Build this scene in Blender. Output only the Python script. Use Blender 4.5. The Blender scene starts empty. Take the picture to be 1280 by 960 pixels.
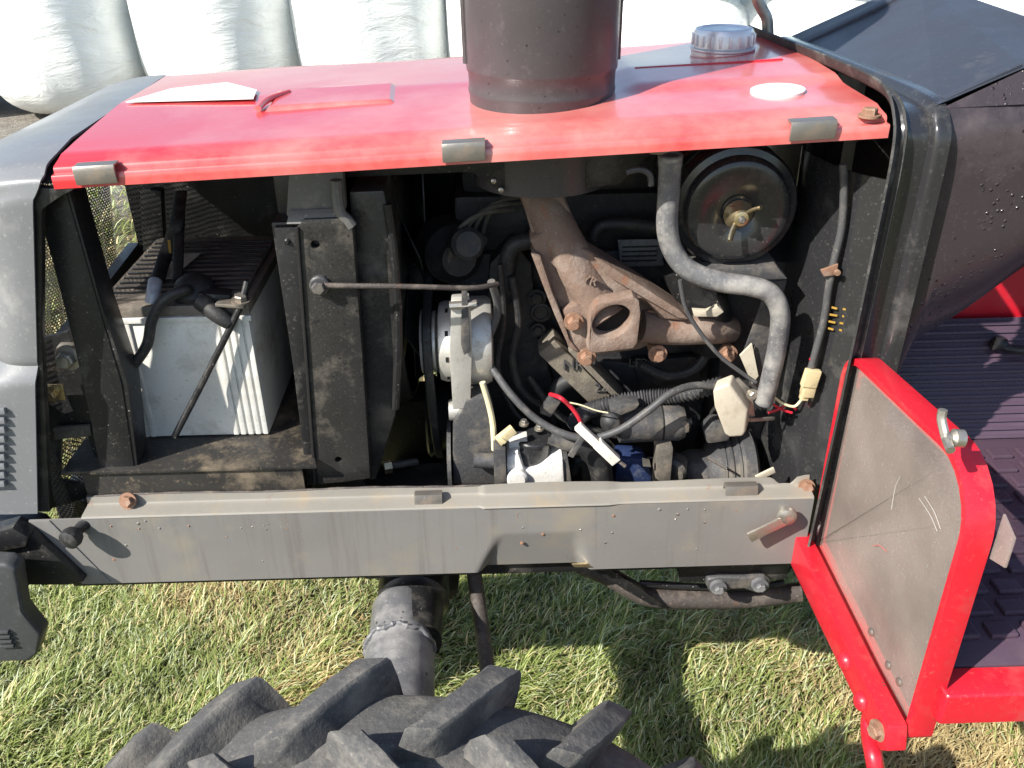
import bpy, bmesh, math, random
import numpy as np
from mathutils import Vector, Matrix
random.seed(7); rng = np.random.default_rng(7)
S = bpy.context.scene
COL = S.collection
rad = math.radians

# ------------------------------------------------------------------ camera, sky, sun, exposure
cam = bpy.data.cameras.new('camera'); camo = bpy.data.objects.new('camera', cam); COL.objects.link(camo)
cam.sensor_width = 36.0; cam.lens = 36.0 * 1130.0 / 1280.0; cam.clip_start = 0.02; cam.clip_end = 500
camo.location = (0, 0, 1.5)
camo.rotation_euler = (Matrix.Rotation(rad(-1.0), 3, 'Z') @ Matrix.Rotation(rad(90 - 29.3), 3, 'X') @ Matrix.Rotation(rad(-1.0), 3, 'Z')).to_euler()
S.camera = camo
SUN_DIR = Vector((1.0, 0.70, -1.0)).normalized()          # the way the light travels
world = bpy.data.worlds.new('World'); S.world = world; world.use_nodes = True
wn = world.node_tree.nodes; wl = world.node_tree.links
sky = wn.new('ShaderNodeTexSky'); sky.sky_type = 'NISHITA'; sky.sun_disc = False
sky.sun_elevation = math.asin(-SUN_DIR.z); sky.sun_rotation = math.atan2(-SUN_DIR.x, -SUN_DIR.y)
wl.new(sky.outputs[0], wn['Background'].inputs[0]); wn['Background'].inputs[1].default_value = 0.115
sun = bpy.data.lights.new('sun', 'SUN'); sun.energy = 5.0; sun.angle = rad(0.53); sun.color = (1.0, 0.955, 0.88)
suno = bpy.data.objects.new('sun', sun); COL.objects.link(suno); suno.location = (-6, -4, 7)
suno.rotation_euler = SUN_DIR.to_track_quat('-Z', 'Y').to_euler()
S.view_settings.view_transform = 'Standard'; S.view_settings.look = 'None'
S.view_settings.gamma = 1.0; S.view_settings.use_curve_mapping = False
S.view_settings.exposure = 0.75

# ------------------------------------------------------------------ materials
def M(name, col, rough=0.5, metal=0.0, dirt=None, amt=0.4, scale=9.0, bump=0.15, fine=90.0, coat=0.0,
      rust=None, ramt=0.0, speck=None, sscale=60.0, ssize=0.2, streak=None, stamt=0.0, drough=0.9, spec=0.5, drops=0.0, dropscale=90.0, f2on=True):
    m = bpy.data.materials.new(name); m.use_nodes = True
    nt = m.node_tree; N = nt.nodes; Lk = nt.links
    b = N['Principled BSDF']
    tc = N.new('ShaderNodeTexCoord')
    def noise(s, det=6.0, ro=0.6, vec=None, off=0.0):
        n = N.new('ShaderNodeTexNoise'); n.inputs['Scale'].default_value = s
        n.inputs['Detail'].default_value = det; n.inputs['Roughness'].default_value = ro
        mp = N.new('ShaderNodeMapping'); mp.inputs['Location'].default_value = (off, off * 1.7, off * 0.6)
        if vec: mp.inputs['Scale'].default_value = vec
        Lk.new(tc.outputs['Object'], mp.inputs[0]); Lk.new(mp.outputs[0], n.inputs['Vector'])
        return n.outputs['Fac']
    def rng_(v, a, b_, c=0.0, d=1.0):
        r = N.new('ShaderNodeMapRange'); r.inputs[1].default_value = a; r.inputs[2].default_value = b_
        r.inputs[3].default_value = c; r.inputs[4].default_value = d; r.clamp = True
        Lk.new(v, r.inputs[0]); return r.outputs[0]
    def mix(f, a, bcol):
        x = N.new('ShaderNodeMix'); x.data_type = 'RGBA'
        Lk.new(f, x.inputs[0])
        if isinstance(a, tuple): x.inputs[6].default_value = (*a, 1)
        else: Lk.new(a, x.inputs[6])
        if isinstance(bcol, tuple): x.inputs[7].default_value = (*bcol, 1)
        else: Lk.new(bcol, x.inputs[7])
        return x.outputs[2]
    # gentle tone variation everywhere
    c0 = tuple(min(1, v * 1.12) for v in col); c1 = tuple(v * 0.86 for v in col)
    cur = mix(rng_(noise(scale * 0.45, 4, 0.55, off=3.1), 0.3, 0.7), c1, c0)
    ro = rng_(noise(scale * 1.7, 5, 0.6, off=9.0), 0.3, 0.7, max(0.03, rough - 0.09), min(1, rough + 0.12))
    def radd(f, val):
        nonlocal ro
        x = N.new('ShaderNodeMix'); x.data_type = 'FLOAT'
        Lk.new(f, x.inputs[0]); Lk.new(ro, x.inputs[2]); x.inputs[3].default_value = val
        ro = x.outputs[0]
    masks = []
    if streak:
        f = rng_(noise(30, 4, 0.75, vec=(1.0, 1.0, 0.045), off=5.5), 0.74 - stamt * 0.4, 0.84 - stamt * 0.2, 0, 0.8)
        cur = mix(f, cur, streak); radd(f, drough)
    if dirt:
        f = rng_(noise(scale, 9, 0.68), 0.66 - amt * 0.36, 0.82 - amt * 0.22, 0, 0.95)
        cur = mix(f, cur, dirt); radd(f, drough); masks.append(f)
        if f2on:
            f2 = rng_(noise(fine * 2.2, 3, 0.7, off=2.2), 0.62 - amt * 0.08, 0.76, 0, 0.8)
            cur = mix(f2, cur, dirt)
    if rust:
        f = rng_(noise(scale * 1.6, 10, 0.72, off=7.7), 0.72 - ramt * 0.4, 0.80 - ramt * 0.28)
        cur = mix(f, cur, rust); radd(f, 0.95); masks.append(f)
    if speck:
        v = N.new('ShaderNodeTexVoronoi'); v.inputs['Scale'].default_value = sscale
        Lk.new(tc.outputs['Object'], v.inputs['Vector'])
        sv = N.new('ShaderNodeSeparateColor'); Lk.new(v.outputs['Color'], sv.inputs[0])
        pw = N.new('ShaderNodeMath'); pw.operation = 'POWER'; pw.inputs[1].default_value = 2.6; Lk.new(sv.outputs[0], pw.inputs[0])
        dv = N.new('ShaderNodeMath'); dv.operation = 'DIVIDE'; Lk.new(v.outputs['Distance'], dv.inputs[0]); Lk.new(pw.outputs[0], dv.inputs[1])
        f = rng_(dv.outputs[0], ssize * 0.9, ssize * 1.5, 1.0, 0.0)
        g = rng_(noise(scale * 1.3, 3, 0.5, off=4.0), 0.46, 0.56)
        mm = N.new('ShaderNodeMath'); mm.operation = 'MULTIPLY'; Lk.new(f, mm.inputs[0]); Lk.new(g, mm.inputs[1])
        cur = mix(mm.outputs[0], cur, speck)
    Lk.new(cur, b.inputs['Base Color']); Lk.new(ro, b.inputs['Roughness'])
    b.inputs['Metallic'].default_value = metal
    b.inputs['Specular IOR Level'].default_value = spec
    if coat:
        b.inputs['Coat Weight'].default_value = coat; b.inputs['Coat Roughness'].default_value = 0.12
    h = noise(fine, 6, 0.65, off=1.3)
    bp = N.new('ShaderNodeBump'); bp.inputs['Strength'].default_value = min(1, bump); bp.inputs['Distance'].default_value = 0.004
    Lk.new(h, bp.inputs['Height'])
    last = bp
    if drops:
        v = N.new('ShaderNodeTexVoronoi'); v.inputs['Scale'].default_value = dropscale
        Lk.new(tc.outputs['Object'], v.inputs['Vector'])
        d = rng_(v.outputs['Distance'], 0.08, 0.28, 1.0, 0.0)
        g = rng_(noise(7.0, 4, 0.6, off=8.0), 0.5, 0.6)
        mm = N.new('ShaderNodeMath'); mm.operation = 'MULTIPLY'; Lk.new(d, mm.inputs[0]); Lk.new(g, mm.inputs[1])
        b2 = N.new('ShaderNodeBump'); b2.inputs['Strength'].default_value = drops; b2.inputs['Distance'].default_value = 0.004
        Lk.new(mm.outputs[0], b2.inputs['Height']); Lk.new(bp.outputs[0], b2.inputs['Normal']); last = b2
        radd(mm.outputs[0], 0.06)
    Lk.new(ro, b.inputs['Roughness'])
    Lk.new(last.outputs[0], b.inputs['Normal'])
    return m

DUST = (0.30, 0.26, 0.20)
m_red = M('red_paint', (0.62, 0.030, 0.038), 0.30, dirt=(0.68, 0.30, 0.26), amt=0.57, scale=1.6, bump=0.02, coat=1.0, drough=0.4, f2on=False)  # dirt here: chalky fading plus the bales' pale reflection painted into the red
m_redpanel = M('red_panel_paint', (0.62, 0.014, 0.03), 0.36, dirt=(0.42, 0.085, 0.075), amt=0.3, scale=9, bump=0.06, coat=0.3, speck=(0.10, 0.05, 0.045), sscale=110, ssize=0.13, streak=(0.42, 0.05, 0.05), stamt=0.3)
m_silver = M('nose_silver_paint', (0.175, 0.18, 0.187), 0.36, dirt=(0.36, 0.35, 0.33), amt=0.25, scale=5, bump=0.03, coat=0.2)
m_rail = M('rail_grey_paint', (0.205, 0.198, 0.187), 0.44, dirt=(0.27, 0.235, 0.175), amt=0.36, scale=7, bump=0.05, streak=(0.135, 0.122, 0.105), stamt=0.5,
           rust=(0.20, 0.075, 0.03), ramt=0.0, spec=0.4)
m_railtop = M('rail_dusty_top', (0.25, 0.235, 0.205), 0.6, dirt=(0.32, 0.25, 0.165), amt=0.36, scale=11, bump=0.1, rust=(0.22, 0.10, 0.05), ramt=0.25)
m_clip = M('worn_steel_clip', (0.30, 0.28, 0.25), 0.42, metal=0.7, dirt=(0.28, 0.20, 0.13), amt=0.4, scale=30, bump=0.1)
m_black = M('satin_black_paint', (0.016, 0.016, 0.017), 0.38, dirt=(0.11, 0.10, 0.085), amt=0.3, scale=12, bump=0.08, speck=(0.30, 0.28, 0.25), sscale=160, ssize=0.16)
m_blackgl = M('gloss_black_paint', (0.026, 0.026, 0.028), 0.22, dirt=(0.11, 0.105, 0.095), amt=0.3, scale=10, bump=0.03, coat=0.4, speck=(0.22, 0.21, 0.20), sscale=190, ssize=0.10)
m_conduit = M('conduit_plastic', (0.075, 0.075, 0.08), 0.33, dirt=(0.26, 0.25, 0.22), amt=0.3, scale=18, bump=0.03)
m_dust = M('dusty_black_plate', (0.026, 0.025, 0.024), 0.32, dirt=(0.14, 0.12, 0.095), amt=0.38, scale=14, bump=0.14, fine=140, speck=(0.015, 0.014, 0.013), sscale=170, ssize=0.30)
m_radtop = M('grey_radiator_frame', (0.125, 0.122, 0.115), 0.42, dirt=(0.30, 0.27, 0.21), amt=0.3, scale=10, bump=0.05)
m_cast = M('dark_engine_casting', (0.022, 0.022, 0.024), 0.55, dirt=(0.10, 0.085, 0.065), amt=0.36, scale=16, bump=0.5, fine=55)
m_castdust = M('dusty_engine_casting', (0.10, 0.09, 0.075), 0.75, dirt=(0.24, 0.20, 0.15), amt=0.5, scale=25, bump=0.5, fine=80)
m_ribdust = M('dust_caked_rib', (0.14, 0.12, 0.095), 0.85, dirt=(0.27, 0.235, 0.175), amt=0.5, scale=25, bump=0.5, fine=80)
m_castgrey = M('grey_casting', (0.065, 0.065, 0.068), 0.4, dirt=(0.18, 0.155, 0.12), amt=0.5, scale=22, bump=0.35, fine=120)
m_rust = M('rusty_cast_iron', (0.195, 0.132, 0.10), 0.85, dirt=(0.33, 0.27, 0.225), amt=0.46, scale=13, bump=0.55, fine=120, rust=(0.26, 0.105, 0.055), ramt=0.30)
m_rustpipe = M('rusty_pipe', (0.060, 0.050, 0.045), 0.6, dirt=(0.22, 0.18, 0.145), amt=0.4, scale=22, bump=0.4, rust=(0.15, 0.065, 0.035), ramt=0.28)
m_alu = M('alternator_aluminium', (0.62, 0.60, 0.55), 0.42, metal=0.55, dirt=(0.30, 0.26, 0.20), amt=0.3, scale=20, bump=0.12)
m_white = M('white_aluminium_casting', (0.75, 0.73, 0.68), 0.55, dirt=(0.30, 0.27, 0.22), amt=0.22, scale=30, bump=0.25)
m_batt = M('battery_white_case', (0.72, 0.71, 0.66), 0.5, dirt=(0.38, 0.33, 0.26), amt=0.42, scale=12, bump=0.06, streak=(0.42, 0.38, 0.31), stamt=0.2)
m_battlid = M('battery_lid', (0.15, 0.13, 0.11), 0.55, dirt=(0.34, 0.29, 0.23), amt=0.45, scale=20, bump=0.2)
m_label = M('old_paper_label', (0.52, 0.48, 0.38), 0.7, dirt=(0.20, 0.16, 0.12), amt=0.4, scale=40, bump=0.05)
m_rubber = M('black_rubber', (0.020, 0.020, 0.021), 0.55, dirt=(0.13, 0.12, 0.10), amt=0.28, scale=20, bump=0.1)
m_hose = M('grey_dusty_hose', (0.13, 0.13, 0.135), 0.45, dirt=(0.40, 0.38, 0.34), amt=0.6, scale=16, bump=0.12)
m_cable = M('grey_cable', (0.07, 0.07, 0.072), 0.5, dirt=(0.22, 0.20, 0.17), amt=0.4, scale=25, bump=0.1)
m_tyre = M('tyre_rubber', (0.088, 0.087, 0.086), 0.72, dirt=(0.25, 0.23, 0.195), amt=0.52, scale=13, bump=0.5, fine=120, spec=0.35)
m_steel = M('zinc_steel', (0.50, 0.47, 0.41), 0.4, metal=0.85, dirt=(0.28, 0.22, 0.15), amt=0.35, scale=60, bump=0.08)
m_gold = M('yellow_zinc', (0.62, 0.50, 0.30), 0.3, metal=0.9, dirt=(0.45, 0.36, 0.2), amt=0.2, scale=70, bump=0.05)
m_chrome = M('chrome', (0.82, 0.82, 0.83), 0.36, metal=0.6, dirt=(0.5, 0.5, 0.5), amt=0.15, scale=40, bump=0.02)
m_rustbolt = M('rusty_bolt', (0.30, 0.17, 0.11), 0.7, metal=0.3, dirt=(0.42, 0.33, 0.26), amt=0.4, scale=80, bump=0.3)
m_stack = M('brown_black_stack', (0.060, 0.054, 0.057), 0.34, dirt=(0.12, 0.105, 0.105), amt=0.3, scale=9, bump=0.05, rust=(0.10, 0.055, 0.04), ramt=0.02,
            speck=(0.014, 0.012, 0.012), sscale=130, ssize=0.17, coat=0.15)
m_cowltop = M('cowl_top_plastic', (0.040, 0.045, 0.058), 0.42, dirt=(0.11, 0.11, 0.12), amt=0.25, scale=5, bump=0.06)
m_cowl = M('cowl_side_plastic', (0.044, 0.035, 0.039), 0.24, dirt=(0.095, 0.076, 0.08), amt=0.34, scale=5, bump=0.04, drops=0.9, dropscale=120,
           speck=(0.008, 0.007, 0.008), sscale=95, ssize=0.20)
m_mat = M('rubber_floor_mat', (0.085, 0.054, 0.078), 0.26, dirt=(0.09, 0.062, 0.08), amt=0.35, scale=10, bump=0.06)
m_seal = M('dusty_rubber_seal', (0.03, 0.03, 0.029), 0.7, dirt=(0.17, 0.16, 0.14), amt=0.42, scale=14, bump=0.4)
m_plwhite = M('white_plastic', (0.78, 0.75, 0.66), 0.45, dirt=(0.5, 0.44, 0.34), amt=0.25, scale=40, bump=0.04)
m_plyellow = M('yellowed_plastic', (0.62, 0.52, 0.30), 0.45, dirt=(0.36, 0.28, 0.16), amt=0.3, scale=50, bump=0.04)
m_relay = M('cream_relay_plastic', (0.52, 0.47, 0.37), 0.45, dirt=(0.34, 0.29, 0.21), amt=0.4, scale=25, bump=0.08)
m_wred = M('red_wire', (0.55, 0.02, 0.04), 0.45, bump=0.02)
m_wwhite = M('pale_wire', (0.72, 0.66, 0.42), 0.5, bump=0.02, dirt=(0.4, 0.33, 0.2), amt=0.3)
m_blue = M('dark_blue_paint', (0.02, 0.035, 0.10), 0.4, dirt=(0.14, 0.15, 0.18), amt=0.3, scale=25, bump=0.1)
m_sticker = M('white_sticker', (0.80, 0.79, 0.77), 0.4, bump=0.01)
m_yel = M('yellow_print', (0.34, 0.20, 0.03), 0.6, bump=0.01)
m_tape = M('silver_tape', (0.45, 0.46, 0.50), 0.4, metal=0.3, dirt=(0.2, 0.2, 0.22), amt=0.4, scale=60, bump=0.3)
m_hole = M('dark_bore', (0.01, 0.009, 0.008), 0.9, bump=0.1)
m_bumper = M('bumper_plastic', (0.055, 0.058, 0.06), 0.5, dirt=(0.13, 0.13, 0.125), amt=0.3, scale=10, bump=0.08)
m_axle = M('axle_paint_worn', (0.13, 0.132, 0.14), 0.42, dirt=(0.32, 0.31, 0.30), amt=0.5, scale=12, bump=0.15, speck=(0.01, 0.01, 0.01), sscale=75, ssize=0.22)

# ------------------------------------------------------------------ mesh helpers
def V(p): return Vector(p)
WORLDPOS = {}
def finish(name, bm, mat, parent=None, smooth=True, label=None, cat=None, group=None, kind=None, origin=None, ang=35, keep=False):
    bmesh.ops.recalc_face_normals(bm, faces=bm.faces) if not keep else None
    me = bpy.data.meshes.new(name)
    if origin is None:
        lo = Vector((1e9,) * 3); hi = -lo
        for v in bm.verts:
            for i in range(3):
                lo[i] = min(lo[i], v.co[i]); hi[i] = max(hi[i], v.co[i])
        origin = (lo + hi) / 2 if parent else Vector(((lo.x + hi.x) / 2, (lo.y + hi.y) / 2, lo.z))
    bmesh.ops.translate(bm, verts=bm.verts, vec=-Vector(origin))
    if smooth:
        for f in bm.faces: f.smooth = True
        for e in bm.edges:
            if len(e.link_faces) == 2 and e.calc_face_angle(0) > rad(ang): e.smooth = False
    bm.to_mesh(me); bm.free()
    o = bpy.data.objects.new(name, me); COL.objects.link(o)
    if mat: me.materials.append(mat)
    place(o, origin, parent); tag(o, label, cat, group, kind)
    return o
def place(o, wpos, parent):
    wpos = Vector(wpos); o.parent = parent
    o.location = wpos - (WORLDPOS[parent.name] if parent else Vector((0, 0, 0)))
    WORLDPOS[o.name] = wpos
def tag(o, label=None, cat=None, group=None, kind=None):
    if label: o['label'] = label
    if cat: o['category'] = cat
    if group: o['group'] = group
    if kind: o['kind'] = kind
def empty(name, loc, parent=None, **k):
    o = bpy.data.objects.new(name, None); COL.objects.link(o); o.empty_display_size = 0.1
    place(o, loc, parent); tag(o, **k); return o
def bevel(bm, w, seg=2, ang=30):
    if w <= 0: return bm
    bm.normal_update()
    es = [e for e in bm.edges if len(e.link_faces) == 2 and e.calc_face_angle(0) > rad(ang)]
    bmesh.ops.bevel(bm, geom=es, offset=w, segments=seg, profile=0.6, affect='EDGES', clamp_overlap=True)
    return bm
def ext(pts, d, holes=(), bev=0.0, seg=2):
    bm = bmesh.new(); loops = [pts] + list(holes); edges = []
    for lp in loops:
        vs = [bm.verts.new(V(p)) for p in lp]
        for i in range(len(vs)): edges.append(bm.edges.new((vs[i], vs[(i + 1) % len(vs)])))
        if not holes: bm.faces.new(vs)
    if holes: bmesh.ops.triangle_fill(bm, use_beauty=True, use_dissolve=False, edges=edges)
    r = bmesh.ops.extrude_face_region(bm, geom=bm.faces[:])
    bmesh.ops.translate(bm, verts=[g for g in r['geom'] if isinstance(g, bmesh.types.BMVert)], vec=V(d))
    bmesh.ops.recalc_face_normals(bm, faces=bm.faces)
    return bevel(bm, bev, seg)
def box(lo, hi, bev=0.0, seg=2):
    (a, b, c), (d, e, f) = lo, hi
    return ext([(a, b, c), (d, b, c), (d, e, c), (a, e, c)], (0, 0, f - c), bev=bev, seg=seg)
def obox(c, ux, uy, uz, bev=0.0, seg=2):
    c, ux, uy, uz = V(c), V(ux), V(uy), V(uz)
    return ext([c - ux - uy - uz, c + ux - uy - uz, c + ux + uy - uz, c - ux + uy - uz], uz * 2, bev=bev, seg=seg)
def bar(a, b, w, t, up=(0, 1, 0), bev=0.001):
    a, b = V(a), V(b); d = b - a; u = V(up).normalized(); s = d.cross(u).normalized(); u = s.cross(d).normalized()
    return obox((a + b) / 2, d / 2, s * w / 2, u * t / 2, bev=bev)
def catmull(pts, sub):
    pts = [V(p) for p in pts]
    if len(pts) < 3 or sub <= 1: return pts
    out = []
    for i in range(len(pts) - 1):
        p0 = pts[max(i - 1, 0)]; p1 = pts[i]; p2 = pts[i + 1]; p3 = pts[min(i + 2, len(pts) - 1)]
        for k in range(sub):
            t = k / sub
            out.append(0.5 * ((2 * p1) + (p2 - p0) * t + (2 * p0 - 5 * p1 + 4 * p2 - p3) * t * t + (3 * p1 - p0 - 3 * p2 + p3) * t ** 3))
    out.append(pts[-1]); return out
def tube(pts, r, n=14, sub=8, rfun=None, cap=True, flat=None, bm=None):
    path = catmull(pts, sub); bm = bm or bmesh.new(); rings = []
    t0 = (path[1] - path[0]).normalized()
    u = t0.orthogonal().normalized() if flat is None else (V(flat) - t0 * V(flat).dot(t0)).normalized()
    L = len(path)
    for i, p in enumerate(path):
        t = (path[min(i + 1, L - 1)] - path[max(i - 1, 0)]).normalized()
        u = (u - t * u.dot(t)).normalized(); w = t.cross(u)
        s = i / (L - 1)
        rr = r(s) if callable(r) else r
        ru, rw = rr if isinstance(rr, tuple) else (rr, rr)
        rings.append([bm.verts.new(p + u * (math.cos(a) * ru) + w * (math.sin(a) * rw)) for a in [2 * math.pi * k / n for k in range(n)]])
    for a, b in zip(rings, rings[1:]):
        for k in range(n): bm.faces.new((a[k], a[(k + 1) % n], b[(k + 1) % n], b[k]))
    if cap:
        bm.faces.new(rings[0][::-1]); bm.faces.new(rings[-1])
    return bm
def lathe(c, axis, prof, n=32, ref=None, bm=None, squash=None):
    c = V(c); ax = V(axis).normalized(); u = ax.orthogonal().normalized() if ref is None else (V(ref) - ax * V(ref).dot(ax)).normalized(); w = ax.cross(u)
    bm = bm or bmesh.new(); rings = []
    for (r, h) in prof:
        if r <= 1e-6: rings.append([bm.verts.new(c + ax * h)])
        else: rings.append([bm.verts.new(c + ax * h + u * (math.cos(a) * r) + w * (math.sin(a) * r)) for a in [2 * math.pi * k / n for k in range(n)]])
    for a, b in zip(rings, rings[1:]):
        if len(a) == 1 and len(b) == 1: continue
        for k in range(n):
            k2 = (k + 1) % n
            if len(a) == 1: bm.faces.new((a[0], b[k2], b[k]))
            elif len(b) == 1: bm.faces.new((a[k], a[k2], b[0]))
            else: bm.faces.new((a[k], a[k2], b[k2], b[k]))
    if len(rings[0]) > 1: bm.faces.new(rings[0][::-1])
    if len(rings[-1]) > 1: bm.faces.new(rings[-1])
    return bm
def join(*bms):
    out = bms[0]
    for b in bms[1:]:
        me = bpy.data.meshes.new('tmp'); b.to_mesh(me); b.free(); out.from_mesh(me); bpy.data.meshes.remove(me)
    return out
def hexbolt(c, axis, r, h=None, washer=True):
    h = h or r * 0.9; c = V(c); ax = V(axis).normalized()
    bm = lathe(c + ax * 0.0015, ax, [(r, 0), (r, h * 0.8), (r * 0.85, h), (0, h)], n=6)
    if washer: bm = join(bm, lathe(c - ax * 0.001, ax, [(r * 1.45, 0), (r * 1.45, 0.003), (0, 0.003)], n=20))
    return bm
def grid(nx, ny, fn, thick=None):
    bm = bmesh.new(); vs = [[bm.verts.new(V(fn(i / nx, j / ny))) for j in range(ny + 1)] for i in range(nx + 1)]
    for i in range(nx):
        for j in range(ny): bm.faces.new((vs[i][j], vs[i + 1][j], vs[i + 1][j + 1], vs[i][j + 1]))
    if thick:
        bmesh.ops.recalc_face_normals(bm, faces=bm.faces)
        bmesh.ops.solidify(bm, geom=bm.faces[:], thickness=thick)
    return bm
def sst(a, b, x):
    t = max(0, min(1, (x - a) / (b - a))); return t * t * (3 - 2 * t)
def circ(c, u, v, r, n=28): return [V(c) + V(u) * (r * math.cos(2 * math.pi * k / n)) + V(v) * (r * math.sin(2 * math.pi * k / n)) for k in range(n)]
def textbm(s, size, depth, o, xd, yd):
    cu = bpy.data.curves.new('t', 'FONT'); cu.body = s; cu.size = size; cu.extrude = depth / 2; cu.resolution_u = 3
    ob = bpy.data.objects.new('t', cu); COL.objects.link(ob)
    me = bpy.data.meshes.new_from_object(ob.evaluated_get(bpy.context.evaluated_depsgraph_get()))
    bm = bmesh.new(); bm.from_mesh(me); bpy.data.objects.remove(ob); bpy.data.curves.remove(cu); bpy.data.meshes.remove(me)
    xd = V(xd).normalized(); yd = V(yd); yd = (yd - xd * yd.dot(xd)).normalized(); zd = xd.cross(yd); o = V(o)
    for v in bm.verts: v.co = o + xd * v.co.x + yd * v.co.y + zd * v.co.z
    return bm
NY = (0, -1, 0)

# ------------------------------------------------------------------ ground, grass, bales
def ground_mat():
    m = bpy.data.materials.new('field_ground'); m.use_nodes = True; nt = m.node_tree; N = nt.nodes; Lk = nt.links; b = N['Principled BSDF']
    tc = N.new('ShaderNodeTexCoord')
    def noise(s, d, r=0.6):
        n = N.new('ShaderNodeTexNoise'); n.inputs['Scale'].default_value = s; n.inputs['Detail'].default_value = d; n.inputs['Roughness'].default_value = r
        Lk.new(tc.outputs['Object'], n.inputs['Vector']); return n.outputs['Fac']
    def ramp(f, st):
        r = N.new('ShaderNodeValToRGB'); e = r.color_ramp.elements
        while len(e) < len(st): e.new(0.5)
        for q, (p, c) in zip(e, st): q.position = p; q.color = (*c, 1)
        Lk.new(f, r.inputs[0]); return r.outputs[0]
    g = ramp(noise(5, 8), [(0.3, (0.045, 0.055, 0.018)), (0.5, (0.10, 0.10, 0.035)), (0.68, (0.20, 0.15, 0.07))])
    d = ramp(noise(9, 10, 0.75), [(0.3, (0.13, 0.115, 0.095)), (0.55, (0.27, 0.245, 0.21)), (0.75, (0.40, 0.38, 0.34))])
    sp = N.new('ShaderNodeSeparateXYZ'); Lk.new(tc.outputs['Object'], sp.inputs[0])
    ad = N.new('ShaderNodeMath'); Lk.new(sp.outputs[1], ad.inputs[0])
    nm = N.new('ShaderNodeMath'); nm.operation = 'MULTIPLY'; nm.inputs[1].default_value = 1.2; Lk.new(noise(2.5, 5), nm.inputs[0]); Lk.new(nm.outputs[0], ad.inputs[1])
    mr = N.new('ShaderNodeMapRange'); mr.inputs[1].default_value = 5.0; mr.inputs[2].default_value = 5.5; Lk.new(ad.outputs[0], mr.inputs[0])
    mr2 = N.new('ShaderNodeMapRange'); mr2.inputs[1].default_value = 8.6; mr2.inputs[2].default_value = 9.2; mr2.inputs[3].default_value = 1.0; mr2.inputs[4].default_value = 0.0; Lk.new(ad.outputs[0], mr2.inputs[0])
    mu = N.new('ShaderNodeMath'); mu.operation = 'MULTIPLY'; Lk.new(mr.outputs[0], mu.inputs[0]); Lk.new(mr2.outputs[0], mu.inputs[1])
    mx = N.new('ShaderNodeMix'); mx.data_type = 'RGBA'; Lk.new(mu.outputs[0], mx.inputs[0]); Lk.new(g, mx.inputs[6]); Lk.new(d, mx.inputs[7])
    Lk.new(mx.outputs[2], b.inputs['Base Color']); b.inputs['Roughness'].default_value = 0.95
    bp = N.new('ShaderNodeBump'); bp.inputs['Strength'].default_value = 0.9; bp.inputs['Distance'].default_value = 0.03
    Lk.new(noise(40, 8, 0.7), bp.inputs['Height']); Lk.new(bp.outputs[0], b.inputs['Normal'])
    return m
bm = bmesh.new(); bm.faces.new([bm.verts.new(p) for p in ((-150, -100, 0), (150, -100, 0), (150, 200, 0), (-150, 200, 0))])
finish('ground', bm, ground_mat(), smooth=False, kind='structure', origin=(0, 0, 0), label='mown field ground with a bare gravel strip by the bales')

def grass_mat():
    m = bpy.data.materials.new('grass_blade'); m.use_nodes = True; nt = m.node_tree; N = nt.nodes; Lk = nt.links; b = N['Principled BSDF']
    a = N.new('ShaderNodeAttribute'); a.attribute_name = 'Col'
    Lk.new(a.outputs['Color'], b.inputs['Base Color']); b.inputs['Roughness'].default_value = 0.55; b.inputs['Specular IOR Level'].default_value = 0.35
    tr = N.new('ShaderNodeBsdfTranslucent'); Lk.new(a.outputs['Color'], tr.inputs[0])
    mx = N.new('ShaderNodeMixShader'); mx.inputs[0].default_value = 0.3
    Lk.new(b.outputs[0], mx.inputs[1]); Lk.new(tr.outputs[0], mx.inputs[2]); Lk.new(mx.outputs[0], N['Material Output'].inputs[0])
    return m
def patchnoise(x, y, s, seed):
    r = np.random.default_rng(seed); out = np.zeros_like(x)
    for k in range(7):
        a = r.uniform(0, 2 * math.pi); f = s * r.uniform(0.6, 2.2); out += np.sin((x * math.cos(a) + y * math.sin(a)) * f + r.uniform(0, 6.28))
    return out / 3.0
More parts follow.
